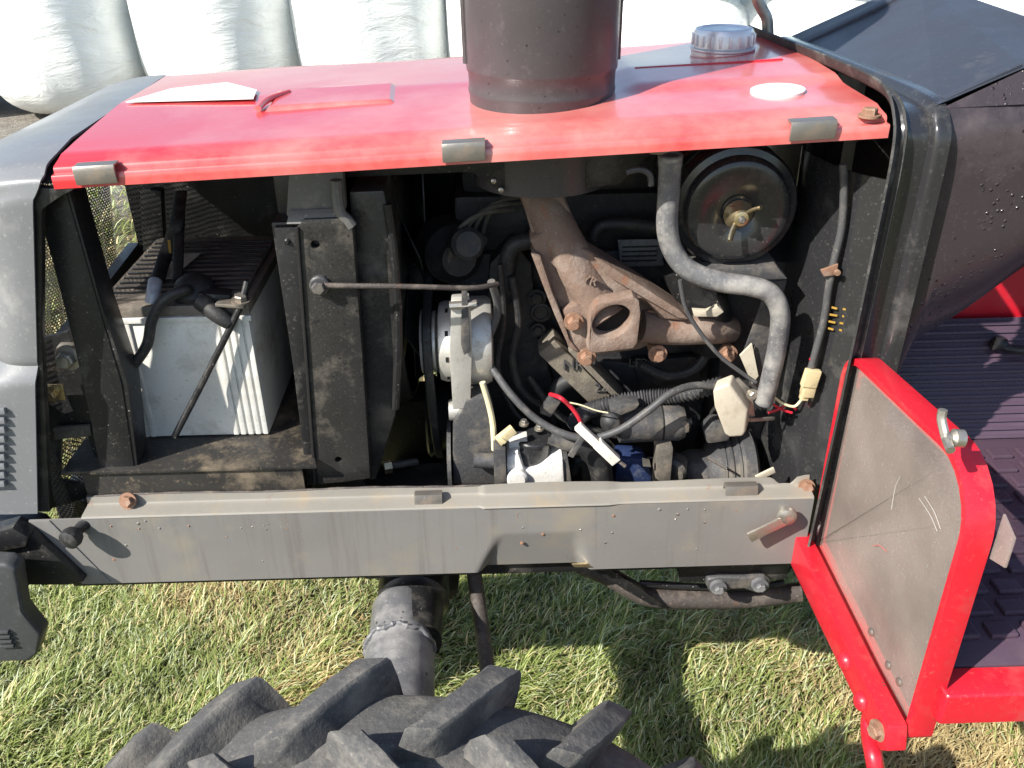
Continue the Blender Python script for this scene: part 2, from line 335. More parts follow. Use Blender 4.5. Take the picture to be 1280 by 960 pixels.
def grass(n, x0, x1, y0, y1, lmin, lmax, wid):
    x = rng.uniform(x0, x1, n); y = rng.uniform(y0, y1, n)
    dry = patchnoise(x, y, 7.0, 3) ; tuft = patchnoise(x, y, 19.0, 5)
    isdry = (dry + rng.normal(0, 0.5, n)) > 0.62
    L = rng.uniform(lmin, lmax, n) * (1.0 + 0.35 * np.clip(tuft, -1, 1.5)) * np.where(isdry, 0.8, 1.0)
    # blades lean along a slowly turning direction, as flattened by wheels
    az = patchnoise(x, y, 4.0, 9) * 1.4 + rng.normal(0, 0.9, n) + 0.6
    lean = np.clip(rng.normal(0.95, 0.33, n) + isdry * 0.3, 0.1, 1.5)
    dx, dy = np.cos(az), np.sin(az); sx, sy = -dy, dx
    w = wid * rng.uniform(0.6, 1.3, n)
    verts = np.zeros((n, 7, 3)); base_z = rng.uniform(0, 0.012, n)
    for k, (t, ww) in enumerate([(0.0, 0.8), (0.38, 1.0), (0.72, 0.72)]):
        ang = lean * (0.45 + 0.75 * t)
        h = L * t * np.cos(ang * 0.8); r = L * t * np.sin(ang)
        for s_, col_ in ((-1, 0), (1, 1)):
            verts[:, 2 * k + col_, 0] = x + dx * r + sx * w * ww * s_ * 0.5
            verts[:, 2 * k + col_, 1] = y + dy * r + sy * w * ww * s_ * 0.5
            verts[:, 2 * k + col_, 2] = base_z + np.maximum(h, 0.002)
    ang = lean * 1.25
    verts[:, 6, 0] = x + dx * L * np.sin(ang); verts[:, 6, 1] = y + dy * L * np.sin(ang); verts[:, 6, 2] = base_z + np.maximum(L * np.cos(ang * 0.85), 0.004)
    g1 = np.array([0.165, 0.225, 0.05]); g2 = np.array([0.36, 0.40, 0.135]); g3 = np.array([0.55, 0.60, 0.36]); st = np.array([0.58, 0.49, 0.26]); br = np.array([0.43, 0.31, 0.14])
    u = rng.uniform(0, 1, (n, 1)); c = g1 * (1 - u) + g2 * u
    q = rng.uniform(0, 1, n); c = np.where((q < 0.18)[:, None], g3, c)
    q2 = rng.uniform(0, 1, (n, 1)); cd = st * q2 + br * (1 - q2); c = np.where(isdry[:, None], cd, c)
    q3 = rng.uniform(0, 1, n); c = np.where((q3 < 0.14)[:, None], st * 1.1, c)
    c = c * (1 + 0.16 * np.clip(tuft, -1.3, 1.3))[:, None]
    return verts, c
vs, cs = [], []
for args in ((230000, -1.5, 1.7, 0.75, 2.5, 0.017, 0.056, 0.0026), (42000, -5.0, 5.0, -0.6, 5.3, 0.03, 0.08, 0.008)):
    v, c = grass(*args)
    if args[0] < 50000:
        k = ~((v[:, 0, 0] > -1.45) & (v[:, 0, 0] < 1.65) & (v[:, 0, 1] > 0.8) & (v[:, 0, 1] < 2.45)); v = v[k]; c = c[k]
    vs.append(v); cs.append(c)
v = np.concatenate(vs); c = np.concatenate(cs); n = len(v)
me = bpy.data.meshes.new('grass'); me.vertices.add(n * 7); me.vertices.foreach_set('co', v.reshape(-1).astype(np.float32))
idx = np.array([[0, 1, 3], [0, 3, 2], [2, 3, 5], [2, 5, 4], [4, 5, 6]]).reshape(-1)
li = (np.arange(n)[:, None] * 7 + idx[None]).reshape(-1)
me.loops.add(len(li)); me.loops.foreach_set('vertex_index', li.astype(np.int32))
me.polygons.add(n * 5); me.polygons.foreach_set('loop_start', (np.arange(n * 5) * 3).astype(np.int32))
me.update(calc_edges=True)
ca = me.color_attributes.new('Col', 'FLOAT_COLOR', 'POINT')
cc = np.ones((n, 7, 4), np.float32); cc[:, :, :3] = c[:, None, :]; ca.data.foreach_set('color', cc.reshape(-1))
me.materials.append(grass_mat()); go = bpy.data.objects.new('grass', me); COL.objects.link(go)
tag(go, 'short trampled grass, green mixed with dry straw, under the tractor', 'grass', kind='stuff')

def bale_mat():
    m = M('bale_wrap_film', (0.86, 0.88, 0.85), 0.32, dirt=(0.80, 0.83, 0.77), amt=0.3, scale=3, bump=0.0, spec=0.5)
    nt = m.node_tree; N = nt.nodes; Lk = nt.links; b = N['Principled BSDF']
    tc = N.new('ShaderNodeTexCoord'); mp = N.new('ShaderNodeMapping'); mp.inputs['Rotation'].default_value = (0.3, 0.5, 0.6); mp.inputs['Scale'].default_value = (1.0, 1.0, 3.5)
    Lk.new(tc.outputs['Object'], mp.inputs[0])
    n = N.new('ShaderNodeTexNoise'); n.inputs['Scale'].default_value = 3.0; n.inputs['Detail'].default_value = 9; n.inputs['Roughness'].default_value = 0.6; n.inputs['Distortion'].default_value = 0.8
    Lk.new(mp.outputs[0], n.inputs['Vector'])
    bp = N.new('ShaderNodeBump'); bp.inputs['Strength'].default_value = 0.5; bp.inputs['Distance'].default_value = 0.05
    Lk.new(n.outputs['Fac'], bp.inputs['Height']); Lk.new(bp.outputs[0], b.inputs['Normal'])
    return m
m_bale = bale_mat()
def bale(x, y, z, r, h, seed, label):
    rr = random.Random(seed); ph = [rr.uniform(0, 6.28) for _ in range(8)]
    def f(u, v):
        a = u * 2 * math.pi
        # rounded ends, bulging sides, slumped folds
        prof = min(1.0, (max(0.0, 1 - abs(2 * v - 1) ** 5)) ** 0.42)
        k = 1 + 0.022 * math.sin(3 * a + ph[0]) + 0.016 * math.sin(5 * a + ph[1] + 3 * v) + 0.010 * math.sin(11 * a + ph[2] + 7 * v) + 0.03 * math.sin(math.pi * v)
        k += 0.02 * math.sin(2 * a + ph[4] + 4 * v) - 0.03 * max(0, math.sin(4 * a + ph[5])) * (1 - v)
        rad_ = r * prof * k
        return (x + rad_ * math.cos(a), y + rad_ * math.sin(a), z + h * v + 0.012 * math.sin(4 * a + ph[3]) * v)
    bm = grid(96, 40, f); bmesh.ops.remove_doubles(bm, verts=bm.verts, dist=1e-4)
    finish('wrapped_bale', bm, m_bale, label=label, cat='bale', group='film wrapped silage bales standing behind the tractor', origin=(x, y, z), ang=70)
BL = [(-4.26, 'pale wrapped bale at the far left edge, its side in shade'),
      (-3.12, 'white wrapped bale above the grey nose, second from the left'),
      (-1.99, 'white wrapped bale with slack pleated film, above the hood sticker'),
      (-0.87, 'white wrapped bale just left of the exhaust stack'),
      (0.27, 'wrapped bale mostly hidden behind the exhaust stack')]
for i, (x, lb) in enumerate(BL): bale(x, 7.17 + 0.05 * math.sin((i + 1) * 2.1), 0, 0.585, 1.22, i, lb)
for i, (x, lb) in enumerate([(1.37, 'low wrapped bale between exhaust stack and fuel cap'), (2.36, 'low wrapped bale behind the upright chrome pipe'),
                             (3.45, 'low wrapped bale behind the black dash cowl')]):
    bale(x, 7.1, 0, 0.56, 0.765, 20 + i, lb)
    bale(x + 0.05, 7.14, 0.755, 0.56, 0.80, 30 + i, lb.replace('low wrapped bale', 'upper wrapped bale stacked'))

# ================================================================== TRACTOR
T = empty('tractor', (-0.1, 1.35, 0), label='red compact tractor with its side panel off, engine and battery exposed', cat='tractor')
def part(name, bm, mat, parent=None, label=None, **k): return finish(name, bm, mat, parent or T, label=label, **k)

# ---- hood
ZH = lambda x: 1.2305 + 0.0397 * (x + 0.0139)
HX0, HX1, HY0, HY1 = -0.514, 0.462, 1.05, 1.63
def hoodf(u, v):
    # v runs: lip bottom -> lip top -> shoulder -> top -> far shoulder
    tab = [(0.0, 1.053, -0.023), (0.0334, 1.0490, -0.022), (0.0667, 1.0490, -0.0085), (0.0834, 1.0505, -0.0065), (0.1, 1.0600, -0.0060), (0.1167, 1.0610, -0.0010), (0.1334, 1.0635, 0.0012), (0.15, 1.083, 0.0050), (0.18334, 1.094, 0.008),
           (0.55, 1.34, 0.015), (0.9, 1.60, 0.008), (0.94, 1.622, 0.0), (0.97, 1.63, -0.012), (1.0, 1.63, -0.06)]
    for (a, y0, z0), (b, y1, z1) in zip(tab, tab[1:]):
        if v <= b + 1e-9:
            t = (v - a) / (b - a); yy = y0 + (y1 - y0) * t; zz = z0 + (z1 - z0) * t; break
    sh = 0.034 * (yy - 1.05) / 0.58
    x = HX0 - sh + (HX1 - HX0 + sh - 0.013 * (yy - 1.05) / 0.58) * u
    # raised rear centre shelf with a soft crease
    zz += 0.006 * sst(0.17, 0.20, x) * sst(1.20, 1.24, yy) * (1 - sst(1.56, 1.60, yy))
    zz += 0.0012 * math.sin(x * 17 + 1) * math.sin(yy * 9) * sst(1.1, 1.15, yy)
    return (x, yy, ZH(x) + zz)
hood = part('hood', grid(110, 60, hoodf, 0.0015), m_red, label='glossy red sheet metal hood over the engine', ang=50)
def on_hood(x, y, dz=0.0): 
    return V((x, y, ZH(x) + 0.008 + 0.007 * (1 - abs(y - 1.34) / 0.26) + dz))
part('nose_seal', grid(2, 40, lambda u, v: (-0.552 + 0.05 * u - 0.034 * v, 1.058 + 0.57 * v, ZH(-0.53) - 0.006 * (1 if u < 0.9 else 1) + 0.004 * math.sin(math.pi * v) - 0.008 * (1 - sst(0, 0.06, v))), 0.003), m_rubber, hood)
# hatch in the hood
HQ = [V((-0.3026, 1.2419, 1.2250)), V((-0.1260, 1.2359, 1.2300)), V((-0.1344, 1.3528, 1.2350)), V((-0.3099, 1.3509, 1.2300))]
def hatchf(u, v):
    q = (HQ[0] * (1 - u) + HQ[1] * u) * (1 - v) + (HQ[3] * (1 - u) + HQ[2] * u) * v
    e = min(sst(0, 0.05, u), sst(0, 0.05, 1 - u), sst(0, 0.06, v), sst(0, 0.06, 1 - v))
    return on_hood(q.x, q.y, -0.001 + 0.006 * e)
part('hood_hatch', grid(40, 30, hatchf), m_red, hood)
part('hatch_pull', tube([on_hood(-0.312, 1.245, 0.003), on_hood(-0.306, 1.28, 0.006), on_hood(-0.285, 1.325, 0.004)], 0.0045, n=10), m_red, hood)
zs = 0.003
part('sticker', ext([on_hood(-0.519, 1.331, zs), on_hood(-0.331, 1.303, zs), on_hood(-0.339, 1.362, zs), on_hood(-0.405, 1.45, zs), on_hood(-0.483, 1.423, zs)], (0, 0, 0.0012)), m_sticker, hood, label='white sticker on the hood front')
part('oval_sticker', lathe(on_hood(0.366, 1.18, 0.0), (-0.05, -0.028, 1), [(0.034, -0.003), (0.034, 0.0022), (0, 0.0022)], n=40), m_sticker, hood, label='white oval sticker')
for (a, b) in ((-0.485, -0.437), (-0.058, -0.008), (0.345, 0.398)):
    z0 = ZH((a + b) / 2)
    prof = [(a, 1.062, z0 + 0.0035), (a, 1.0445, z0 + 0.0030), (a, 1.0425, z0 - 0.002), (a, 1.0445, z0 - 0.019), (a, 1.047, z0 - 0.019), (a, 1.047, z0 + 0.0005), (a, 1.062, z0 + 0.001)]
    part('hood_clip', ext(prof, (b - a, 0.0, (b - a) * 0.04), bev=0.0006), m_clip, hood)
part('corner_bolt', hexbolt((0.440, 1.060, ZH(0.440) + 0.002), (0, 0, 1), 0.009), m_rustbolt, hood)
part('fuel_cap', join(lathe((0.3542, 1.4400, 1.2656), (0, 0, 1), [(0.046, -0.012), (0.047, 0.0), (0.049, 0.002), (0.049, 0.004), (0, 0.004)], n=40),
     lathe(V((0.3542, 1.4400, 1.2656)) + V((0, 0, 0.004)), (0, 0, 1), [(0.043, 0), (0.045, 0.002), (0.045, 0.022), (0.042, 0.027), (0.036, 0.028), (0.034, 0.026), (0, 0.026)], n=48)), m_chrome, hood, label='silver ribbed fuel filler cap')
c = V((0.3542, 1.4400, 1.2656))
for k in range(20):
    a = 2 * math.pi * k / 20
    part('cap_rib', obox(c + V((0.0455 * math.cos(a), 0.0455 * math.sin(a), 0.016)), V((math.cos(a), math.sin(a), 0)) * 0.0022, V((-math.sin(a), math.cos(a), 0)) * 0.0022, (0, 0, 0.008), bev=0.0006), m_chrome, hood)
part('hood_vent_stripe', obox(on_hood(0.31, 1.333, 0.0045), (0.105, 0, 0.004), (0, 0.0028, 0), (0, 0, 0.003), bev=0.001), m_redpanel, hood)
# hood under-frame
part('hood_underframe', ext([(-0.1903, 1.1600, 1.1897), (0.2212, 1.1600, 1.1971), (0.1916, 1.1600, 1.1718), (0.1667, 1.1600, 1.1458), (0.0879, 1.1600, 1.1369), (0.0037, 1.1600, 1.1432), (-0.0269, 1.1600, 1.1662), (-0.1932, 1.1600, 1.1626)], (0, 0.02, 0), bev=0.001), m_black, T)
for q in ((-0.0489, 1.1550, 1.1817), (0.0008, 1.1550, 1.1554), (0.0100, 1.1550, 1.1435)):
    part('clip_screw', lathe(q, NY, [(0.0035, 0), (0.0035, 0.003), (0.001, 0.0045), (0, 0.0045)], n=10), m_steel, T)

# ---- exhaust stack
sc_ = V((0.068, 1.240, 0))
zb = ZH(0.07)
stack = part('exhaust_stack', lathe((sc_.x, sc_.y, zb), (0, 0, 1), [(0.0955, -0.10), (0.096, 0.016), (0.0975, 0.020), (0.0975, 0.023), (0.0965, 0.027), (0.0970, 0.044), (0.0990, 0.048), (0.0995, 0.052), (0.1045, 0.55), (0.09, 0.56), (0.085, 0.5), (0.085, -0.08)], n=72), m_stack, label='wide brown black exhaust heat shield with specks of rust')
for sx, yy in ((-1, -0.032), (1, -0.012)):
    part('shield_seam', tube([(sc_.x + sx * 0.0985, sc_.y + yy * 0.4, zb + 0.056), (sc_.x + sx * 0.101, sc_.y + yy * 0.4, zb + 0.3), (sc_.x + sx * 0.1045, sc_.y + yy * 0.4, zb + 0.56)], 0.0045, n=10), m_stack, stack)

# ---- nose shell
def nosef(u, v):
    tab = [(0.0, 1.042, 0.725), (0.35, 1.040, 0.925), (0.375, 1.040, 0.936), (0.40, 1.050, 0.956), (0.42, 1.047, 0.962), (0.72, 1.041, 1.178), (0.78, 1.046, 1.201), (0.84, 1.068, 1.214), (0.90, 1.16, 1.222), (1.0, 1.63, 1.212)]
    for (a, y0, z0), (b, y1, z1) in zip(tab, tab[1:]):
        if v <= b + 1e-9:
            t = (v - a) / (b - a); y = y0 + (y1 - y0) * t; z = z0 + (z1 - z0) * t; break
    side = -0.536 - 0.258 * (1.189 - z)
    xr = -0.523 - 0.034 * max(0, (y - 1.05)) / 0.58 if v > 0.80 else (side if v < 0.72 else side + (-0.523 - side) * (v - 0.72) / 0.08)
    xl = (-0.700 - 0.30 * max(0, 1.17 - z)) if v > 0.84 else (-0.628 - 0.30 * max(0, 1.05 - z) - 0.072 * sst(0.74, 0.84, v) - 0.10 * (1 - sst(0.30, 0.40, v)))
    x = xr + (xl - xr) * u
    z2 = z - 0.035 * u ** 2.2 * (1 if v > 0.78 else sst(0.5, 0.78, v))
    return (x, y + (0.02 * u ** 3 if v < 0.84 else 0), z2)
nose = part('nose_shell', grid(24, 90, nosef, 0.003), m_silver, label='silver grey front nose shell', ang=40)
for k in range(9):
    z = 0.897 - 0.0145 * k
    part('nose_louvre', obox((-0.697 - 0.0042 * k, 1.0385, z), (0.048, 0, 0), (0, 0.004, -0.001), (0, 0.001, 0.0045), bev=0.0018), m_silver, nose)
part('nose_inner_flange', ext([(-0.5391, 1.0500, 1.1934), (-0.5216, 1.0500, 1.1892), (-0.4889, 1.0500, 1.1894), (-0.5135, 1.0500, 1.1774), (-0.5357, 1.0500, 1.1643), (-0.5801, 1.0500, 0.9987), (-0.6430, 1.0500, 0.7214), (-0.6610, 1.0500, 0.7221), (-0.5963, 1.0500, 0.9762), (-0.5591, 1.0500, 1.1269)], (0, 0.012, 0), bev=0.001), m_black, nose)

# ---- perforated grille seen from inside
def perf_mat():
    m = M('perforated_sheet', (0.16, 0.15, 0.135), 0.45, metal=0.4, dirt=(0.3, 0.27, 0.22), amt=0.4, scale=20, bump=0.05)
    nt = m.node_tree; N = nt.nodes; Lk = nt.links; b = N['Principled BSDF']
    tc = N.new('ShaderNodeTexCoord'); sp = N.new('ShaderNodeSeparateXYZ'); Lk.new(tc.outputs['UV'], sp.inputs[0])
    def mth(op, a, b_=None):
        x = N.new('ShaderNodeMath'); x.operation = op
        for i, q in enumerate((a, b_)):
            if q is None: continue
            if isinstance(q, (int, float)): x.inputs[i].default_value = q
            else: Lk.new(q, x.inputs[i])
        return x.outputs[0]
    p = 1 / 0.0052
    u = mth('MULTIPLY', sp.outputs[0], p); v = mth('MULTIPLY', sp.outputs[1], p * 1.1547)
    row = mth('FLOOR', v); odd = mth('MULTIPLY', mth('MODULO', row, 2.0), 0.5); u2 = mth('ADD', u, odd)
    fu = mth('SUBTRACT', mth('FRACT', u2), 0.5); fv = mth('MULTIPLY', mth('SUBTRACT', mth('FRACT', v), 0.5), 0.866)
    d = mth('SQRT', mth('ADD', mth('MULTIPLY', fu, fu), mth('MULTIPLY', fv, fv)))
    Lk.new(mth('GREATER_THAN', d, 0.33), b.inputs['Alpha'])
    return m
m_perf = perf_mat()
def perf_sheet(name, nu, nv, fn, su, sv, parent, label=None):
    bm = bmesh.new(); uvl = bm.loops.layers.uv.new('UVMap')
    vs_ = [[bm.verts.new(V(fn(i / nu, j / nv))) for j in range(nv + 1)] for i in range(nu + 1)]
    for i in range(nu):
        for j in range(nv):
            f = bm.faces.new((vs_[i][j], vs_[i + 1][j], vs_[i + 1][j + 1], vs_[i][j + 1]))
            for lp, (a, b) in zip(f.loops, ((i, j), (i + 1, j), (i + 1, j + 1), (i, j + 1))): lp[uvl].uv = (a / nu * su, b / nv * sv)
    return part(name, bm, m_perf, parent, label=label)
perf_sheet('grille_mesh', 110, 4, lambda u, v: (-0.715 + 0.05 * v + 0.010 * abs(math.sin(u * math.pi * 11)), 1.065 + 0.53 * u, 0.80 + 0.385 * v), 0.56, 0.385, T, 'corrugated perforated grille screen behind the nose')
perf_sheet('lower_grille_mesh', 60, 4, lambda u, v: (-0.66 + 0.012 * abs(math.sin(u * math.pi * 5)), 1.10 + 0.20 * u, 0.66 + 0.14 * v - 0.03 * math.sin(u * 8)), 0.24, 0.14, T)
perf_sheet('torn_mesh', 30, 6, lambda u, v: (-0.645 + 0.085 * u, 1.14 + 0.05 * v + 0.01 * math.sin(u * 9), 0.70 + 0.075 * v * (0.5 + 0.7 * abs(math.sin(u * 4.5)))), 0.10, 0.085, T)
part('grille_frame_bar', bar((-0.672, 1.07, 0.86), (-0.665, 1.60, 0.90), 0.045, 0.02, up=(1, 0, 0)), m_black, T)
part('grille_frame_post', bar((-0.5725, 1.5000, 1.0534), (-0.5939, 1.5000, 0.9177), 0.035, 0.02), m_black, T)

# ---- black strut and brackets at the front
part('front_strut', ext([(-0.5586, 1.0850, 1.1703), (-0.5188, 1.0850, 1.1823), (-0.5168, 1.0850, 1.1130), (-0.5149, 1.0850, 1.0029), (-0.5116, 1.0850, 0.9068), (-0.5267, 1.0850, 0.7482), (-0.5765, 1.0850, 0.7414), (-0.5667, 1.0850, 0.8577), (-0.5608, 1.0850, 0.9691), (-0.5585, 1.0850, 1.0821)], (0, 0.012, 0), bev=0.002), m_black, T, label='black diagonal steel strut')
part('strut_flange', ext([(-0.5257, 1.0870, 1.1739), (-0.5151, 1.0870, 1.1777), (-0.5119, 1.0870, 1.0191), (-0.5040, 1.0870, 0.9055), (-0.5231, 1.0870, 0.7467), (-0.5322, 1.0870, 0.7470), (-0.5147, 1.0870, 0.9058), (-0.5218, 1.0870, 1.0079)], (0.0, 0.045, 0), bev=0.001), m_black, T)
part('front_bracket', ext([(-0.6268, 1.1200, 0.9594), (-0.5829, 1.1200, 0.9703), (-0.5715, 1.1200, 0.9018), (-0.5899, 1.1200, 0.7036), (-0.7002, 1.1200, 0.6700), (-0.6544, 1.1200, 0.8656)], (0, 0.01, 0), bev=0.001, holes=[[(-0.6342, 1.1200, 0.8046), (-0.5961, 1.1200, 0.8103), (-0.5950, 1.1200, 0.7473), (-0.6280, 1.1200, 0.7181), (-0.6571, 1.1200, 0.7249)]]), m_black, T)
part('bracket_tab', ext([(-0.5958, 1.1050, 0.9551), (-0.5638, 1.1050, 0.9542), (-0.5702, 1.1050, 0.9373), (-0.5974, 1.1050, 0.9406)], (0, 0.02, 0), bev=0.001), m_steel, T)
part('bracket_bolt', join(hexbolt((-0.5801, 1.1000, 0.9415), (-0.1, -1, 0.1), 0.0125, 0.012), lathe((-0.5801, 1.1000, 0.9415), (-0.1, -1, 0.1), [(0.0085, 0.01), (0.0085, 0.018), (0, 0.018)], n=14)), m_steel, T)
part('zinc_plate', ext([(-0.6401, 1.0950, 0.9026), (-0.5967, 1.0950, 0.9025), (-0.5984, 1.0950, 0.8785), (-0.6365, 1.0950, 0.8758)], (0, 0.004, 0), bev=0.001), m_gold, T)
part('zinc_bolt', hexbolt((-0.6143, 1.0930, 0.8903), NY, 0.0085, 0.008), m_gold, T)
part('bracket_cross', ext([(-0.6363, 1.1100, 0.8246), (-0.5836, 1.1100, 0.8270), (-0.5856, 1.1100, 0.8095), (-0.6393, 1.1100, 0.8044)], (0, 0.006, 0), bev=0.001), m_castdust, T)

# ---- battery tray
part('battery_tray', join(ext([(-0.625, 1.075, 0.766), (-0.262, 1.075, 0.766), (-0.275, 1.12, 0.766), (-0.275, 1.47, 0.766), (-0.625, 1.47, 0.766)], (0, 0, 0.006), bev=0.0015), box((-0.60, 1.081, 0.70), (-0.285, 1.086, 0.765), bev=0.001)),
     M('battery_tray_paint', (0.03, 0.028, 0.026), 0.4, dirt=(0.21, 0.165, 0.11), amt=0.38, scale=14, bump=0.15, rust=(0.20, 0.09, 0.04), ramt=0.1), T, label='black battery tray with brown dirt')

# ---- radiator side frame
radi = part('radiator', join(box((-0.285, 1.115, 0.70), (-0.205, 1.56, 1.12), bev=0.004), box((-0.285, 1.15, 1.10), (-0.20, 1.52, 1.175), bev=0.012)), m_black, label='black radiator with dusty side channel')
part('side_channel', ext([(-0.2487, 1.0980, 1.1196), (-0.2385, 1.0980, 1.1288), (-0.1863, 1.0980, 1.1296), (-0.1791, 1.0980, 1.1211), (-0.1833, 1.0980, 0.9518), (-0.1917, 1.0980, 0.7306), (-0.2335, 1.0980, 0.7248), (-0.2738, 1.0980, 0.7219), (-0.2595, 1.0980, 0.9296)], (0, 0.02, 0), bev=0.002, holes=[circ((-0.2286, 1.0980, 1.0946), (1, 0, 0), (0, 0, 1), 0.0055, 16), circ((-0.2350, 1.0980, 0.7647), (1, 0, 0), (0, 0, 1), 0.005, 16)]), m_dust, radi, label='dust coated grey radiator side channel')
part('front_flange', ext([(-0.2783, 1.1030, 1.1165), (-0.2500, 1.1030, 1.1168), (-0.2618, 1.1030, 0.9270), (-0.2763, 1.1030, 0.7184), (-0.2870, 1.1030, 0.7173), (-0.2811, 1.1030, 0.9214)], (0, 0.012, 0), bev=0.001), m_black, radi)
part('flange_joint', bar((-0.2484, 1.0960, 1.1193), (-0.2733, 1.0960, 0.7233), 0.004, 0.004), m_hole, radi)
part('upper_mount', ext([(-0.2526, 1.1120, 1.1842), (-0.1861, 1.1120, 1.1867), (-0.1875, 1.1120, 1.1354), (-0.1967, 1.1120, 1.1251), (-0.2600, 1.1120, 1.1224), (-0.2629, 1.1120, 1.1309)], (0, 0.02, 0), bev=0.002), m_radtop, radi)
part('mount_lip', ext([(-0.2613, 1.0980, 1.1231), (-0.2571, 1.1080, 1.1384), (-0.1947, 1.1080, 1.1390), (-0.1810, 1.0980, 1.1222)], (0, 0.004, -0.003), bev=0.001), m_radtop, radi)
part('mount_gusset', tube([(-0.1940, 1.1040, 1.1761), (-0.1942, 1.1040, 1.1382), (-0.1856, 1.1040, 1.1244), (-0.1804, 1.1040, 1.1158)], 0.0075, n=10, sub=5), m_radtop, radi)
part('shroud_channel', ext([(-0.1833, 1.1250, 1.1541), (-0.1386, 1.1250, 1.1552), (-0.1317, 1.1250, 1.0887), (-0.1361, 1.1250, 0.9492), (-0.1506, 1.1250, 0.8204), (-0.1883, 1.1250, 0.7085), (-0.2003, 1.1250, 0.7089), (-0.1889, 1.1250, 0.9507), (-0.1841, 1.1250, 1.1064)], (0, 0.30, 0), bev=0.004), m_dust, radi)
part('shroud_edge', tube([(-0.1360, 1.1250, 1.1373), (-0.1322, 1.1250, 1.0553), (-0.1361, 1.1250, 0.9492), (-0.1495, 1.1250, 0.8339)], 0.006, n=10), m_black, radi)
part('fan_shroud', lathe((-0.165, 1.35, 0.95), (1, 0, 0), [(0.21, -0.03), (0.21, 0.0), (0.20, 0.03), (0.19, 0.03), (0.19, -0.03)], n=48), m_black, radi)
part('channel_rivet', lathe((-0.2644, 1.1020, 1.0983), NY, [(0.004, 0), (0.004, 0.001), (0.002, 0.003), (0, 0.003)], n=12), m_black, radi)
part('chip_mark', ext([(-0.2458, 1.0975, 0.9872), (-0.2380, 1.0975, 0.9906), (-0.2361, 1.0975, 0.9882), (-0.2420, 1.0975, 0.9836), (-0.2450, 1.0975, 0.9849)], (0, 0.0008, 0)), m_hole, radi)
part('support_rod', tube([(-0.2269, 1.0880, 1.0437), (-0.2065, 1.0880, 1.0421), (-0.1241, 1.0880, 1.0388), (-0.0370, 1.1150, 1.0227), (-0.0082, 1.1300, 1.0190), (0.0027, 1.1400, 1.0168)], 0.0036, n=10, sub=4), m_rustpipe, T, label='thin rusty support rod across the bay')
part('rod_bolt', join(lathe((-0.2287, 1.0970, 1.0411), NY, [(0.013, 0), (0.013, 0.006), (0.011, 0.008), (0, 0.008)], n=20), hexbolt(V((-0.2287, 1.0970, 1.0411)) + V((0, -0.008, 0)), NY, 0.009, 0.008, False)), m_castgrey, T)

# ---- fan and belt
fan = part('cooling_fan', lathe((-0.13, 1.35, 0.95), (1, 0, 0), [(0.035, -0.02), (0.045, 0.0), (0.045, 0.03), (0, 0.03)], n=24), m_black)
for k in range(6):
    a = k * math.pi / 3 + 0.35; d = V((0, math.cos(a), math.sin(a))); t = V((0, -math.sin(a), math.cos(a)))
    part('fan_blade', obox(V((-0.12, 1.35, 0.95)) + d * 0.105, d * 0.065, t * 0.032 + V((0.014, 0, 0)), V((1, 0, 0)) * 0.0014, bev=0.001), m_black, fan)

# ---- alternator
AC = V((-0.0643, 1.1500, 0.8966)) + V((0, 0.062, 0))
alt = empty('alternator', AC, T, label='bare aluminium alternator with a tall slotted bracket')
part('body', lathe(AC, (1, 0, 0), [(0.050, -0.022), (0.058, -0.020), (0.061, -0.012), (0.061, 0.012), (0.064, 0.014), (0.066, 0.016), (0.066, 0.048), (0.062, 0.056), (0.045, 0.058), (0, 0.058)], n=56), m_alu, alt)
for k in range(10):
    a = k * math.pi / 5; d = V((0, math.cos(a), math.sin(a))); t = V((0, -math.sin(a), math.cos(a)))
    part('vent_slot', obox(AC + d * 0.0605 + V((-0.008, 0, 0)), V((0.0022, 0, 0)), t * 0.004, d * 0.0012), m_hole, alt)
part('pulley', lathe(AC, (1, 0, 0), [(0, -0.052), (0.02, -0.05), (0.047, -0.048), (0.049, -0.045), (0.040, -0.040), (0.040, -0.034), (0.046, -0.030), (0.046, -0.026), (0.03, -0.024), (0.02, -0.02)], n=40), m_alu, alt)
part('bracket_arm', ext([V(q) for q in [(-0.0614, 1.1420, 0.9975), (-0.0372, 1.1420, 0.9992), (-0.0355, 1.1420, 0.9872), (-0.0360, 1.1420, 0.9128), (-0.0418, 1.1420, 0.8205), (-0.0677, 1.1420, 0.8185), (-0.0677, 1.1420, 0.9137)]], (0, 0.012, 0), bev=0.002), m_alu, alt)
part('adjuster_strap', ext([V(q) for q in [(-0.0464, 1.1340, 1.0124), (-0.0388, 1.1340, 1.0122), (-0.0380, 1.1340, 0.9170), (-0.0472, 1.1340, 0.9121), (-0.0510, 1.1340, 0.9299), (-0.0473, 1.1340, 0.9911)]], (0, 0.004, 0), bev=0.001), m_castgrey, alt)
part('bracket_bolt', tube([(-0.0641, 1.1400, 0.9864), (-0.0266, 1.1400, 0.9878)], 0.0065, n=8, sub=1), m_steel, alt)
part('mount_lug', lathe(V((-0.0549, 1.1700, 0.8014)), (1, 0, 0), [(0.016, -0.02), (0.016, 0.022), (0, 0.022)], n=20), m_alu, alt)
